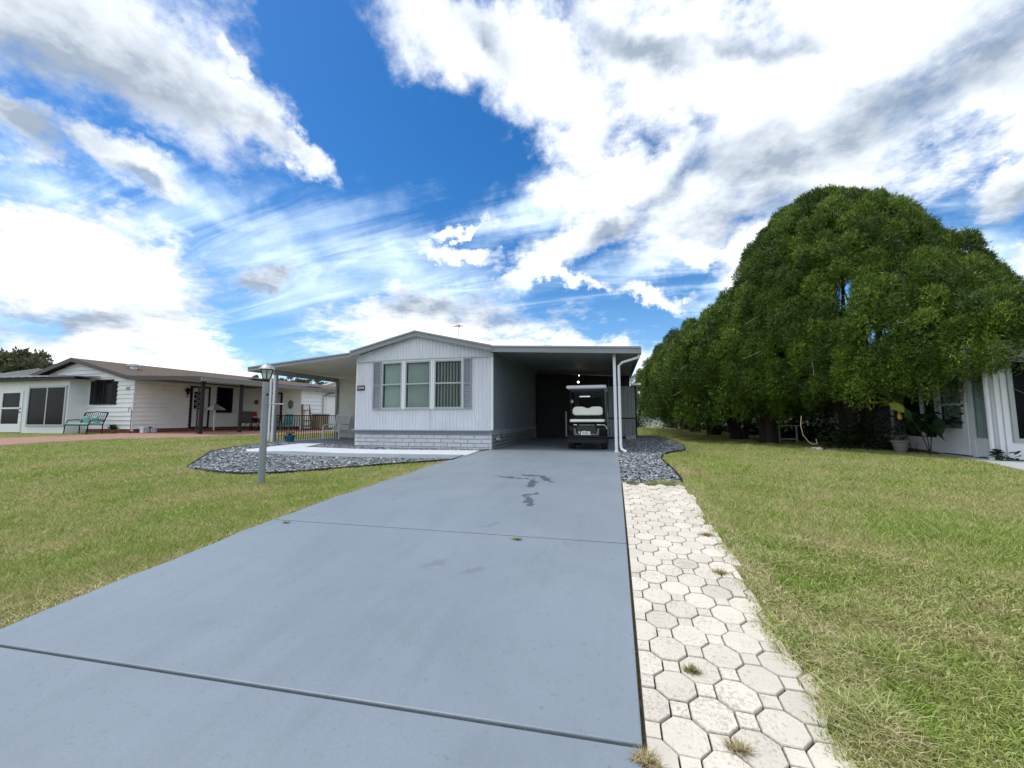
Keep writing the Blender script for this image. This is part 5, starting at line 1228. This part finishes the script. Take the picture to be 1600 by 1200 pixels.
b.build('body', M['tan'], e_); b = MB(); b.bb(-.33, .37, -.34, .33, hh, hh + .07); b.build('lid', M['wood'], e_, bevel=.02)
# far white house past the wing
e_ = empty('distant_white_house', (-23, 44, 0), label='white gabled house far behind the porch roof gap', cat='house'); a_ = PY(523, 596, 38)
b = MB(); ax_, az_ = PY(532, 594, 38).x, PY(532, 594, 38).z; hw = 5.5
b.slab([(ax_-hw, 0), (ax_+hw, 0), (ax_+hw, az_-1.3), (ax_, az_-.15), (ax_-hw, az_-1.3)], 'y', 38, 52); P(b, 'walls', M['white'], e_)
b = MB(); b.slab([(ax_-hw-.5, az_-1.42), (ax_, az_), (ax_+hw+.5, az_-1.42), (ax_+hw+.5, az_-1.6), (ax_, az_-.18), (ax_-hw-.5, az_-1.6)], 'y', 37.6, 52.4); P(b, 'roof', M['white'], e_)
# ------------------------------------------------------------------ house on the right
RH = empty('right_neighbour_house', (XW, 10.8, .04), label='white house with glazed door, curtained windows and corner posts behind the cedars on the right', cat='house')
YC = PX(1562, 720, XW).y; ZW = 2.45; print('right corner', YC)
wt = M['white']
# key rows on the left-facing wall (X = XW)
dy1, dy0 = PX(1467, 650, XW).y, PX(1515, 650, XW).y        # door far, near
cy1, cy0 = PX(1519, 650, XW).y, PX(1553, 650, XW).y        # curtained screen
zpan = PX(1535, 687, XW).z; print('door y', dy0, dy1, 'curtain', cy0, cy1, zpan)
b = MB(); b.bb(XW, XW + .05, cy0 - .05, dy0 - .02, .04, zpan); b.bb(XW, XW + .05, dy1 + .02, 15.2, .04, zpan - .05); P(b, 'lower_panel', wt, RH)
b = MB(); b.bb(XW - .02, XW + .06, YC - .0, YC + .12, .04, ZW); b.bb(XW - .02, XW + .06, dy1 + .0, dy1 + .09, .04, ZW); b.bb(XW - .015, XW + .055, dy0 - .09, dy0 - .0, .04, ZW); b.bb(XW - .015, XW + .055, cy0 - .1, cy0, .04, ZW)
b.bb(XW - .012, XW + .06, YC, 15.2, ZW - .25, ZW); b.bb(XW - .012, XW + .055, cy0, cy1 + .05, zpan - .03, zpan + .03); b.bb(XW - .012, XW + .055, dy1 + .09, 15.2, zpan - .08, zpan - .02)
b.bb(XW - .012, XW + .055, 13.0, 13.07, zpan, ZW - .2); b.bb(XW - .012, XW + .055, 14.2, 14.27, zpan, ZW - .2); P(b, 'wall_frame', wt, RH)
b = MB(); b.tube([(XW - .06, YC + .05, ZW), (XW - .06, YC + .05, .2), (XW - .1, YC + .0, .1), (XW - .2, YC - .1, .06)], .045, 8); P(b, 'downspout', M['post_white'], RH, smooth=True)
b = MB(); b.bb(XW + .02, XW + .03, cy0, cy1, zpan, ZW - .25); b.bb(XW + .02, XW + .03, dy1 + .09, 15.2, zpan - .05, ZW - .25); P(b, 'screen', glassy('insect_screen', (.02, .022, .025), .4, .12), RH)
def curtain(par, x, y0, y1, z0, z1, horiz=False):
    b = MB(); n = 60; V = []
    for i in range(n + 1):
        t = i / n; o_ = .035 * math.sin(t * (y1 - y0) * 48) + .015 * math.sin(t * 31)
        V += [(x + o_, y0 + (y1 - y0) * t, z0), (x + o_*.6, y0 + (y1 - y0) * t, z1)]
    b.add(V, [(2*i, 2*i+2, 2*i+3, 2*i+1) for i in range(n)]); return P(b, 'curtain', M['curtain'], par, smooth=True)
curtain(RH, XW + .09, cy0, cy1, zpan - .05, ZW - .2)
dr = empty('entry_door', (XW, (dy0 + dy1)/2, .06), R(-90)); dr.parent = RH; dr.matrix_parent_inverse = par_world(RH).inverted(); W = dy1 - dy0 - .04; H = 2.03
b = MB(); zl = .62; zm = PX(1490, 632, XW).z - .06
for a in ((-W/2, -W/2 + .10, 0, H), (W/2 - .14, W/2, 0, H), (-W/2 + .10, W/2 - .14, 0, zl), (-W/2 + .10, W/2 - .14, H - .1, H), (-W/2 + .10, W/2 - .14, zm - .03, zm + .03)): b.bb(a[0], a[1], -.045, .0, a[2], a[3])
b.build('door_panel', wt, dr, bevel=.004)
b = MB(); b.bb(-W/2 + .1, W/2 - .14, -.02, -.012, zl, H - .1); b.build('pane', glassy('door_glass', alpha=.15), dr)
b = MB(); b.sphere((W/2 - .07, -.09, .98), .03, 8); b.tube([(W/2 - .07, -.045, .98), (W/2 - .07, -.09, .98)], .012, 6); b.tube([(W/2 - .07, -.09, .98), (W/2 - .16, -.09, .97)], .012, 6); b.sphere((W/2 - .07, -.06, 1.17), .028, 8); b.build('handle', M['black'], dr)
curtain(RH, XW + .08, dy0 + .15, dy1 - .1, zl, 2.0)
# front-facing wall
b = MB(); z2, z1f = PY(1590, 688, YC).z, PY(1590, 603, YC).z; xf0 = XW + .12
fx = PY(1577, 650, YC).x
b.bb(XW + .02, 13, YC - .02, YC + .04, .04, z2 - .05); b.bb(XW + .02, fx, YC - .02, YC + .04, z2 - .05, ZW); b.bb(fx, 13, YC - .02, YC + .04, ZW - .2, ZW); P(b, 'front_wall', wt, RH)
framed_window(RH, 'y-', ((fx + 11.0)/2, YC - .0, (z2 + ZW - .25)/2), 11.0 - fx, ZW - .2 - z2 + .05, M['frame'], M['dglass'], .09, 0, 'lanai_window')
b = MB(); b.bb(XW + .12, XW + .2, YC - .05, YC - .02, .06, ZW); P(b, 'corner_cap', M['post_white'], RH)
b = MB(); b.bb(XW + .9, 13, YC + 1.2, 15.2, .04, ZW); P(b, 'inner_room', mat('dim_interior', (.10, .11, .12), .9), RH)
b = MB(); b.slab([(XW - .45, ZW - .02), (XW - .45, ZW + .12), (14, ZW + .55), (14, ZW + .4)], 'y', YC - .5, 15.6); P(b, 'roof', M['post_white'], RH)
b = MB(); lap(b, (XW + 1.6, 32), (XW + 1.6, 15.2), .4, 2.9, (-1, 0), .2); b.bb(XW + 1.62, 14, 15.25, 32, .0, 2.9); P(b, 'rear_wall', M['neighbour'], RH)
b = MB(); b.slab([(XW + 1.2, 2.85), (XW + 1.2, 3.0), (XW + 5, 3.9), (15, 2.9)], 'y', 15.3, 32.5); P(b, 'rear_roof', M['roofwhite'], RH)
framed_window(RH, 'x-', (XW + 1.58, 19.5, 1.9), 1.4, 1.1, M['white'], M['dglass'], .06, 1)
# far pale house glimpsed under the cedars
e_ = empty('distant_pale_house', (4, 48, 0), label='pale house glimpsed far off under the cedar branches beyond the shed', cat='house')
b = MB(); b.bb(1.5, 12, 46, 56, 0, 2.8); P(b, 'walls', M['white'], e_); b = MB(); b.slab([(1.0, 2.7), (6.75, 4.1), (12.5, 2.7), (6.75, 2.5)], 'y', 45.5, 56.5); P(b, 'roof', M['roofwhite'], e_)
framed_window(e_, 'y-', (5, 45.98, 1.6), 1.4, 1.1, M['frame'], M['dglass'], .06, 1)
# ------------------------------------------------------------------ cedars
def crown(par, c, lobes, npuff, pr=(.32, .62), per=46, sp=.15, seed=1, zmin=1.7, name='crown', m='leaf_cedar', keep=None, wd=.16, inner=.25, density_cut=None, vlo=-.35, mind=.3):
    """union of ellipsoid lobes covered with puffs of narrow upward-splayed sprays"""
    rg_ = np.random.default_rng(seed); cs = []
    A = np.array([l[3]*l[4] + l[3]*l[5] + l[4]*l[5] for l in lobes]); A = A / A.sum(); tries = 0
    while len(cs) < npuff and tries < npuff * 12:
        tries += 1; k = rg_.choice(len(lobes), p=A); l = lobes[k]; v = rg_.normal(size=3); v /= np.linalg.norm(v)
        if v[2] < vlo: continue
        dep = 1 - abs(rg_.normal(0, .05)) - (rg_.uniform(.14, .5) if rg_.uniform() < inner else 0)
        p = np.array(l[:3]) + v * np.array(l[3:6]) * dep
        if p[2] < zmin + .35 * rg_.uniform() : continue
        if any(sum(((p[i]-q[i])/q[3+i])**2 for i in range(3)) < .80 for j, q in enumerate(lobes) if j != k): continue
        if density_cut is not None and density_cut(p): continue
        if p[0] > 7.6 and p[1] < 14 and p[2] < 1.72 and par is not None and zmin > 1.5: continue
        if len(cs) > 4 and dep > .8 and min((p[0]-q[0][0])**2 + (p[1]-q[0][1])**2 + (p[2]-q[0][2])**2 for q in cs[-500:]) < mind**2: continue
        if keep is not None and not keep(p): continue
        nn = v / np.array(l[3:6]); nn /= np.linalg.norm(nn); cs.append((p, nn, rg_.uniform(*pr) * (1.35 if dep < .86 else 1)))
    N = len(cs); print('crown', N); P0 = np.array([a for a, _, _ in cs]); NN = np.array([b_ for _, b_, _ in cs]); RR = np.array([r_ for _, _, r_ in cs])
    P_ = np.repeat(P0, per, 0); N_ = np.repeat(NN, per, 0); R_ = np.repeat(RR, per)
    n = len(P_); d_ = rg_.normal(size=(n, 3)); d_ /= np.linalg.norm(d_, axis=1)[:, None]; d_ += N_ * .8; d_[:, 2] += .35; d_ /= np.linalg.norm(d_, axis=1)[:, None]
    base = P_ + d_ * (R_ * rg_.uniform(.55, 1., n)**.6 * (1 + .12*np.sin(d_[:, 0]*9 + R_*40) * np.sin(d_[:, 1]*8)))[:, None] * np.array([.88, .88, 1.3])
    ax = d_ * .8 + N_ * .2 + rg_.normal(0, .3, (n, 3)); ax[:, 2] += .6; ax /= np.linalg.norm(ax, axis=1)[:, None]
    S = 3; V = np.zeros((n, S, 3, 3)); ln = sp * rg_.uniform(.6, 1.4, (n, S))
    for s in range(S):
        q = ax + rg_.normal(0, .55, (n, 3)); q /= np.linalg.norm(q, axis=1)[:, None]
        w = np.cross(q, d_ * 1.5 + N_ * .5 + rg_.normal(0, .55, (n, 3))); w /= np.linalg.norm(w, axis=1)[:, None]; o = base + rg_.normal(0, sp*.3, (n, 3))
        V[:, s, 0] = o - w * (ln[:, s] * wd)[:, None]; V[:, s, 1] = o + w * (ln[:, s] * wd)[:, None]; V[:, s, 2] = o + q * ln[:, s][:, None]
    vary = np.clip(np.repeat(rg_.uniform(-.05, .6, N), per) + rg_.normal(.17, .16, n), 0, 1); vary = np.clip(np.repeat(vary, S) + rg_.normal(0, .1, n*S), 0, 1)
    o = tri_mesh(name, V.reshape(-1, 3), 3, M[m], None, attr=vary)
    if par is not None: o.parent = par; o.matrix_parent_inverse = par_world(par).inverted()
    return o, P0, NN
def leaves(name, label, loc, n, spread, lf, m, seed, wratio=.35, up=.3, cat='shrub', z0=.1, stems=6):
    rg_ = np.random.default_rng(seed); t = empty(name, loc, label=label, cat=cat)
    pos = rg_.normal(0, .42, (n, 3)) * np.array(spread); pos[:, 2] = np.abs(pos[:, 2]) * 1.3 + z0
    d_ = rg_.normal(size=(n, 3)); d_[:, 2] = d_[:, 2]*.5 + up; d_ /= np.linalg.norm(d_, axis=1)[:, None]; w = np.cross(d_, rg_.normal(size=(n, 3))*.4 + [0, 0, 1]); w /= np.linalg.norm(w, axis=1)[:, None]
    l = lf * rg_.uniform(.6, 1.3, n)[:, None]; dn = np.array([0, 0, -1]) * l * .2
    V = np.stack([pos, pos + d_*l*.35 + w*l*wratio*.5, pos + d_*l*.7 + w*l*wratio*.4 + dn*.3, pos + d_*l + dn, pos + d_*l*.7 - w*l*wratio*.4 + dn*.3, pos + d_*l*.35 - w*l*wratio*.5], 1)
    tri_mesh('foliage', V.reshape(-1, 3), 6, M[m], t, attr=rg_.uniform(0, 1, n))
    b = MB()
    for i in range(stems):
        p = pos[rg_.integers(n)]; b.tube([(0, 0, -.03), tuple(p*.5 + np.array([0, 0, .05])), tuple(p)], [.012, .009, .005], 5)
    b.build('stem', M['bark'], t); return t
def trunks(par, base, targets, r0=.16, n_stem=5, seed=2, split=1.4):
    rg_ = random.Random(seed); b = MB(); stems = []
    bx_, by_, bz_ = base
    for i in range(n_stem):
        a = 2*math.pi*i/n_stem + rg_.uniform(-.4, .4); r_ = rg_.uniform(.15, .35); h_ = split * rg_.uniform(.8, 1.3)
        p0 = Vector((bx_ + math.cos(a)*.1, by_ + math.sin(a)*.1, bz_ - .15)); p1 = Vector((bx_ + math.cos(a)*(.1+r_), by_ + math.sin(a)*(.1+r_), bz_ + h_)); p2 = Vector((bx_ + math.cos(a)*(.3+r_*2.2), by_ + math.sin(a)*(.3+r_*2.2), bz_ + h_*2.1))
        b.tube([p0, p0.lerp(p1, .5) + Vector((rg_.uniform(-.06, .06), rg_.uniform(-.06, .06), 0)), p1, p2], [r0*1.25, r0, r0*.8, r0*.55], 9); stems.append((p1, p2))
    for t in targets:
        t = Vector(t); s = min(stems, key=lambda q: (q[1] - t).length + rg_.uniform(0, 1)); st = s[0].lerp(s[1], rg_.uniform(.1, 1)); md = st.lerp(t, .5) + Vector((rg_.uniform(-.3, .3), rg_.uniform(-.3, .3), rg_.uniform(.0, .4)))
        b.tube([st, st.lerp(md, .5) + Vector((0, 0, rg_.uniform(-.1, .15))), md, md.lerp(t, .6) + Vector((rg_.uniform(-.15, .15), rg_.uniform(-.15, .15), 0)), t], [r0*.42, r0*.33, r0*.24, r0*.14, r0*.05], 6)
    o = P(b, 'trunk', M['bark'], par, smooth=True); return o
def twigs(par, P0, NN, n, seed=3):
    rg_ = random.Random(seed); idx_ = [rg_.randrange(len(P0)) for _ in range(n)]
    for i in idx_:
        b = MB(); p = Vector(P0[i]) + Vector(NN[i]) * .25; q = p; d_ = Vector(NN[i]) + Vector((rg_.uniform(-1, 1), rg_.uniform(-1, 1), rg_.uniform(-.9, .3))); d_.normalize()
        pts = [p - Vector(NN[i])*.5]
        for k in range(5): pts.append(q); q = q + d_ * .13; d_ = (d_ + Vector((rg_.uniform(-.5, .5), rg_.uniform(-.5, .5), rg_.uniform(-.4, .3)))).normalized()
        b.tube(pts, [.009, .008, .007, .006, .005, .003], 4); P(b, 'dry_branch', M['twig'], par)
grp = 'cedars in the row between the homes'
# nearest: (7.3,14.4)
c1 = empty('cedar_tree', (7.2, 14.4, 0), label='nearest and tallest cedar, its broad domed crown spreading over the white house on the right', cat='tree', group=grp)
lob1 = [(7.1,15.2,2.8,3.0,3.4,5.5),(8.7,15.0,2.7,2.5,2.8,4.1),(10.9,15.0,2.4,2.0,2.6,1.2),(5.8,15.4,2.4,2.1,2.5,2.9),(8.5,11.7,2.65,1.9,1.8,.8),(10.6,12.4,2.4,2.2,2.2,.6),(7.6,13.2,2.5,2.4,2.2,3.0),(9.0,13.8,2.6,1.9,1.9,1.8),(9.4,10.9,2.6,1.9,1.3,.75)]
def void(a, b, rh, rv):                      # a thin spot running through the crown from a to b
    a, b = Vector(a), Vector(b); d = (b - a).normalized(); sx = Vector((d.y, -d.x, 0)).normalized(); sz = sx.cross(d)
    return lambda p: (lambda q: (q.dot(sx)/rh)**2 + (q.dot(sz)/rv)**2 < 1)(Vector(p) - a)
void1 = void((5.99, 12, 3.93), (9.48, 19, 5.63), .32, .75); void2 = void((6.63, 12, 2.95), (10.5, 19, 4.1), .5, .24)
hole = lambda p: void1(p) or void2(p)
nz1 = lambda p: math.sin(p[0]*1.9 + p[2]*1.1) * math.sin(p[1]*1.7 - p[2]*2.3) * math.sin(p[2]*2.1 + p[0]) > .80
o, P0, NN = crown(c1, None, lob1, 1400, pr=(.27, .46), per=400, sp=.075, seed=4, zmin=1.55, vlo=-.5, inner=.3, mind=.38, wd=.12, density_cut=lambda p: nz1(p) or hole(p))
tg = [P0[i] for i in range(0, len(P0), 30)]; trunks(c1, (7.2, 14.4, 0), tg, .13, 7, 5, 1.2); twigs(c1, P0[P0[:, 1] < 14], NN[P0[:, 1] < 14], 34)
specs = [((5.35, 15.9), [(4.6,16.8,2.2,2.4,2.4,2.95),(6.0,17.6,2.4,2.6,2.6,4.0)], 420, 'second cedar from the right, with a thick dark trunk beside the white table', 7),
         ((5.1, 18.6), [(4.5,19.6,2.2,2.5,2.6,3.2),(6.4,20,2.3,2.6,2.4,3.6)], 360, 'third cedar from the right, its dark trunk deep in shade', 8),
         ((5.0, 22.3), [(4.3,22.6,2.2,2.6,2.8,3.3),(6.6,23,2.2,2.4,2.4,3.6)], 320, 'fourth cedar from the right, lower rounded crown in the receding row', 9),
         ((4.9, 26.5), [(4.3,26.5,2.2,2.8,2.8,3.2)], 240, 'fifth cedar from the right, small in the distance of the row', 10),
         ((5.0, 31), [(4.2,31,2.2,3.0,3.0,3.2)], 220, 'farthest cedar at the left end of the row, above the shed roof', 11)]
for (bx_, by_), lobs, npf, lab, sd_ in specs:
    c_ = empty('cedar_tree', (bx_, by_, 0), label=lab, cat='tree', group=grp)
    o, P0, NN = crown(c_, None, lobs, npf, pr=(.28, .48), per=190, sp=.085, seed=sd_, zmin=.85, vlo=-.6, inner=.3, density_cut=lambda p: math.sin(p[0]*1.7 + p[2]) * math.sin(p[1]*1.5 - p[2]*2.) > .88)
    trunks(c_, (bx_, by_, 0), [P0[i] for i in range(0, len(P0), 30)], .15, 4, sd_, 1.0); 
    if by_ < 20: twigs(c_, P0[(P0[:, 0] < bx_ + .5)], NN[(P0[:, 0] < bx_ + .5)], 10, sd_)
for k_, (hx_, hy_, hs_) in enumerate(((7.4, 17.6, 1.2), (7.6, 20.4, 1.3), (7.2, 23.4, 1.4), (6.9, 27.0, 1.5), (6.6, 31.0, 1.6), (4.6, 35, 1.8), (2.0, 37, 1.8))):
    leaves('hedge_shrub', 'dark hedge shrub %s behind the cedar trunks' % ('nearest the white table', 'second away from the table', 'third away from the table', 'fourth away from the table', 'fifth away from the table', 'beyond the last cedar', 'farthest left, seen past the shed')[k_], (hx_, hy_, 0), 1100, (1.1, 1.3, hs_*.62), .17, 'leaf_dark', 60 + k_, .5, .1, 'shrub', .05, 8)
# other trees, far off
def broad_tree(base, h, r, label, seed, npf=90, m='leaf_far', sp=.35):
    t = empty('broadleaf_tree', (base[0], base[1], 0), label=label, cat='tree'); rg_ = random.Random(seed)
    lobs = [(base[0] + rg_.uniform(-.5, .5)*r, base[1] + rg_.uniform(-.5, .5)*r, h - r*(.55 + .5*rg_.random()), r*rg_.uniform(.45, .7), r*rg_.uniform(.45, .7), r*rg_.uniform(.4, .6)) for _ in range(5)]
    o, P0, NN = crown(t, None, lobs, npf, pr=(.3, .65), per=34, sp=sp, seed=seed, zmin=1.5, m=m, wd=.3, density_cut=lambda p: rg_.random() < .1)
    b = MB(); b.tube([(base[0], base[1], -.2), (base[0] + .1, base[1], h*.35), (base[0], base[1], h*.6)], [.28, .2, .12], 8)
    for i in range(0, len(P0), 9): b.tube([(base[0], base[1], h*.45), tuple((Vector(P0[i]) + Vector((base[0], base[1], h*.45)))/2 + Vector((0, 0, .3))), tuple(P0[i])], [.09, .06, .02], 5)
    P(b, 'trunk', M['bark'], t)
for px_, D_, py_, r_, lab in ((14, 46, 549, 2.6, 'dark feathery tree at the far left above the black lanai roof'), (48, 50, 554, 2.1, 'dark tree second from the left behind the lanai roof'), (66, 58, 562, 2.4, 'low dark tree just left of the brown gable'),
                         (455, 70, 588, 5, 'distant tree over the neighbour porch roof, left of the porch gap'), (492, 74, 590, 5.5, 'distant tree over the neighbour porch roof, behind the white gable'), (430, 80, 590, 5.5, 'distant tree behind the lantern head'),
                         (1060, 75, 612, 6, 'distant tree far beyond the cedar row'), (1180, 70, 600, 6, 'distant tree seen under the cedars')):
    v = ray(px_, py_); v = v * (D_ / math.hypot(v.x, v.y)); broad_tree((v.x, v.y), CAMZ + v.z, r_, lab, int(px_), npf=55, sp=.24)
# ------------------------------------------------------------------ things under the cedars
q = PZ(1232, 690, .02)
tw = empty('white_stand_table', (q.x, q.y, .02), R(-20), label='white pipe-legged table under the cedars, between two dark trunks', cat='table')
hh = (CAMZ + ray(1232, 664).z * (q.y / ray(1232, 664).y)) - .02; print('white table h', hh)
b = MB(); b.bb(-.35, .35, -.22, .22, hh - .04, hh); b.build('tabletop', M['white'], tw, bevel=.006)
for x in (-.27, .27): b = MB(); b.tube([(x, 0, .04), (x, 0, hh - .04)], .032, 8); b.build('leg', M['post_white'], tw)
b = MB(); b.tube([(-.27, -.28, .05), (-.27, .28, .05)], .032, 8); b.tube([(.27, -.28, .05), (.27, .28, .05)], .032, 8); b.tube([(-.27, 0, .1), (.27, 0, .1)], .028, 8); b.build('foot_frame', M['post_white'], tw)
a_, c_ = PZ(1160, 681, .1), PZ(1195, 683, .1); b = MB(); b.tube([tuple(a_), tuple(c_)], .035, 8); tag(b.build('white_pipe', M['post_white']), 'white pipe lying near the ground between the cedar trunks', 'pipe')
pts = [PY(px_, py_, 12.6) for px_, py_ in ((1252, 650), (1251, 665), (1255, 680), (1263, 690), (1270, 694), (1277, 693.5), (1275, 686))]
b = MB(); b.tube([tuple(p) for p in pts], .009, 6); tag(b.build('garden_hose', mat('pale_hose', (.45, .38, .25), .5), smooth=True), 'pale garden hose hanging and curling beside the white table', 'hose')
for i, (px_, py_, s_, lb_) in enumerate(((1261, 702, .05, 'smallest of the three white stones under the nearest cedar, at the left'), (1272, 703, .075, 'middle one of the three white stones under the nearest cedar'), (1280, 704, .08, 'right one of the three white stones under the nearest cedar'))):
    q = G(px_, py_); b = MB(); b.sphere((0, 0, s_*.5), s_, 10, (1.2, .9, .8)); tag(b.build('white_stone', M['stone'], smooth=True, loc=q), lb_, 'stone', 'white stones under the cedar')
q = PZ(1407, 706, .03); pw2 = empty('white_pot', (q.x - .05, q.y - .1, .02), label='large white garden pot tucked under the cedar beside the slab', cat='plant pot')
b = MB(); b.lathe((0, 0, 0), [(.10, 0), (.13, .07), (.17, .27), (.20, .28), (.20, .32), (.17, .32), (.15, .25), (.02, .24)], 20); b.build('pot', mat('shaded_white', (.20, .21, .20), .8, .1, 5, dirt=.6), pw2, smooth=True)  # white pot toned down to grey, tree shade put into its colour
b = MB(); b.tube([(0, 0, .3), (.05, .02, .7), (.3, .1, 1.15)], .012, 5); b.build('stem', M['bark'], pw2)
q = G(1310, 703); leaves('undergrowth_shrub', 'dark leafy shrub at the foot of the nearest cedar, left of the others', (q.x, q.y + .1, 0), 900, (.9, .6, .75), .10, 'leaf_dark', 31)
q = G(1350, 704); leaves('undergrowth_shrub', 'dark leafy shrub in the middle below the nearest cedar', (q.x, q.y + .1, 0), 1100, (.9, .7, .95), .10, 'leaf_dark', 32)
q = G(1392, 706); leaves('undergrowth_shrub', 'dark leafy shrub crowding the white garden pot', (q.x, q.y + .2, 0), 800, (.55, .6, .7), .09, 'leaf_dark', 33)
q = G(1240, 686); leaves('undergrowth_shrub', 'dark drooping shrub behind the white table', (q.x + .3, q.y + 1.2, 1.2), 500, (.7, .5, .5), .14, 'leaf_dark', 34)
q = PX(1462, 700, XW - .5); leaves('broadleaf_plant', 'big-leaved green plant leaning before the glazed door', (XW - .55, q.y + .1, .05), 42, (.62, .4, .2), .42, 'leaf_dark', 35, .5, .0, 'plant', .72, 5)
q = PY(1394, 628, 12.0); leaves('yellow_leaf_sprig', 'bright yellow-green leaf cluster hanging before the dark screens', tuple(q), 16, (.28, .2, .06), .30, 'leaf_yellow', 36, .55, .0, 'plant', -.05, 3)
q = PY(1406, 648, 12.0); b = MB(); b.tube([(0, 0, .25), (0, 0, .1)], .004, 4); b.lathe((0, 0, -.13), [(.01, 0), (.05, .03), (.055, .12), (.03, .2), (.01, .23)], 10); tag(b.build('hanging_feeder', mat('amber', (.55, .33, .06), .4), smooth=True, loc=q), 'small amber feeder hanging in front of the dark screens', 'feeder')
q = G(1567, 722); leaves('small_weed', 'small dark weed at the white corner post', (q.x, q.y, .05), 26, (.2, .15, .14), .22, 'leaf_dark', 37, .3, .3, 'plant', .03, 3)
q = PX(1430, 706, XW); b = MB(); b.sphere((0, 0, -.02), 1, 16, (.30, 1.2, .07)); tag(b.build('mulch_bed', M['soil'], loc=(XW - .25, q.y, .05)), kind='structure')
# stray weeds in the drive joints and on the pavers
def tuft(loc, n, s, m_, label):
    rg_ = np.random.default_rng(int(abs(loc[0])*1000) + n); a = rg_.uniform(0, 6.28, n); ln = s * rg_.uniform(.5, 1.2, n); r_ = rg_.uniform(0, s*.9, n); b_ = rg_.uniform(0, 6.28, n)
    o = np.stack([np.cos(b_)*r_, np.sin(b_)*r_*.6, np.zeros(n)], -1); d_ = np.stack([np.cos(a)*ln*.8, np.sin(a)*ln*.8, ln*rg_.uniform(.2, .7, n)], -1); w = np.stack([-np.sin(a), np.cos(a), np.zeros(n)], -1) * .003
    V = np.stack([o - w, o + w, o + d_], 1).reshape(-1, 3); ob = tri_mesh('weed_tuft', V, 3, m_, attr=rg_.uniform(0, 1, n)); ob.location = loc; tag(ob, label, 'weed')
mweed = foliage('weed', (.10, .15, .03), (.35, .33, .15)); mdry = foliage('dry_weed', (.28, .24, .12), (.5, .42, .24))
for px_, py_, n, s, mm_, lb_ in ((447, 817, 60, .05, mweed, 'green weed at the left end of the far drive joint'), (808, 843, 80, .05, mweed, 'green weed in the middle of the far drive joint'), (1082, 1048, 110, .045, mweed, 'green and dry tuft between the near pavers, left of centre'),
                           (1156, 1172, 120, .05, mdry, 'dry straw tuft on the nearest pavers'), (1125, 895, 110, .06, mdry, 'dry straw patch on the middle pavers'), (1105, 836, 120, .07, mdry, 'dry straw patch on the far pavers'), (1010, 1190, 120, .06, mdry, 'dry grass tuft beside the drive edge at the bottom')):
    q = G(px_, py_, .035); tuft((q.x, q.y, q.z), n, s, mm_, lb_)
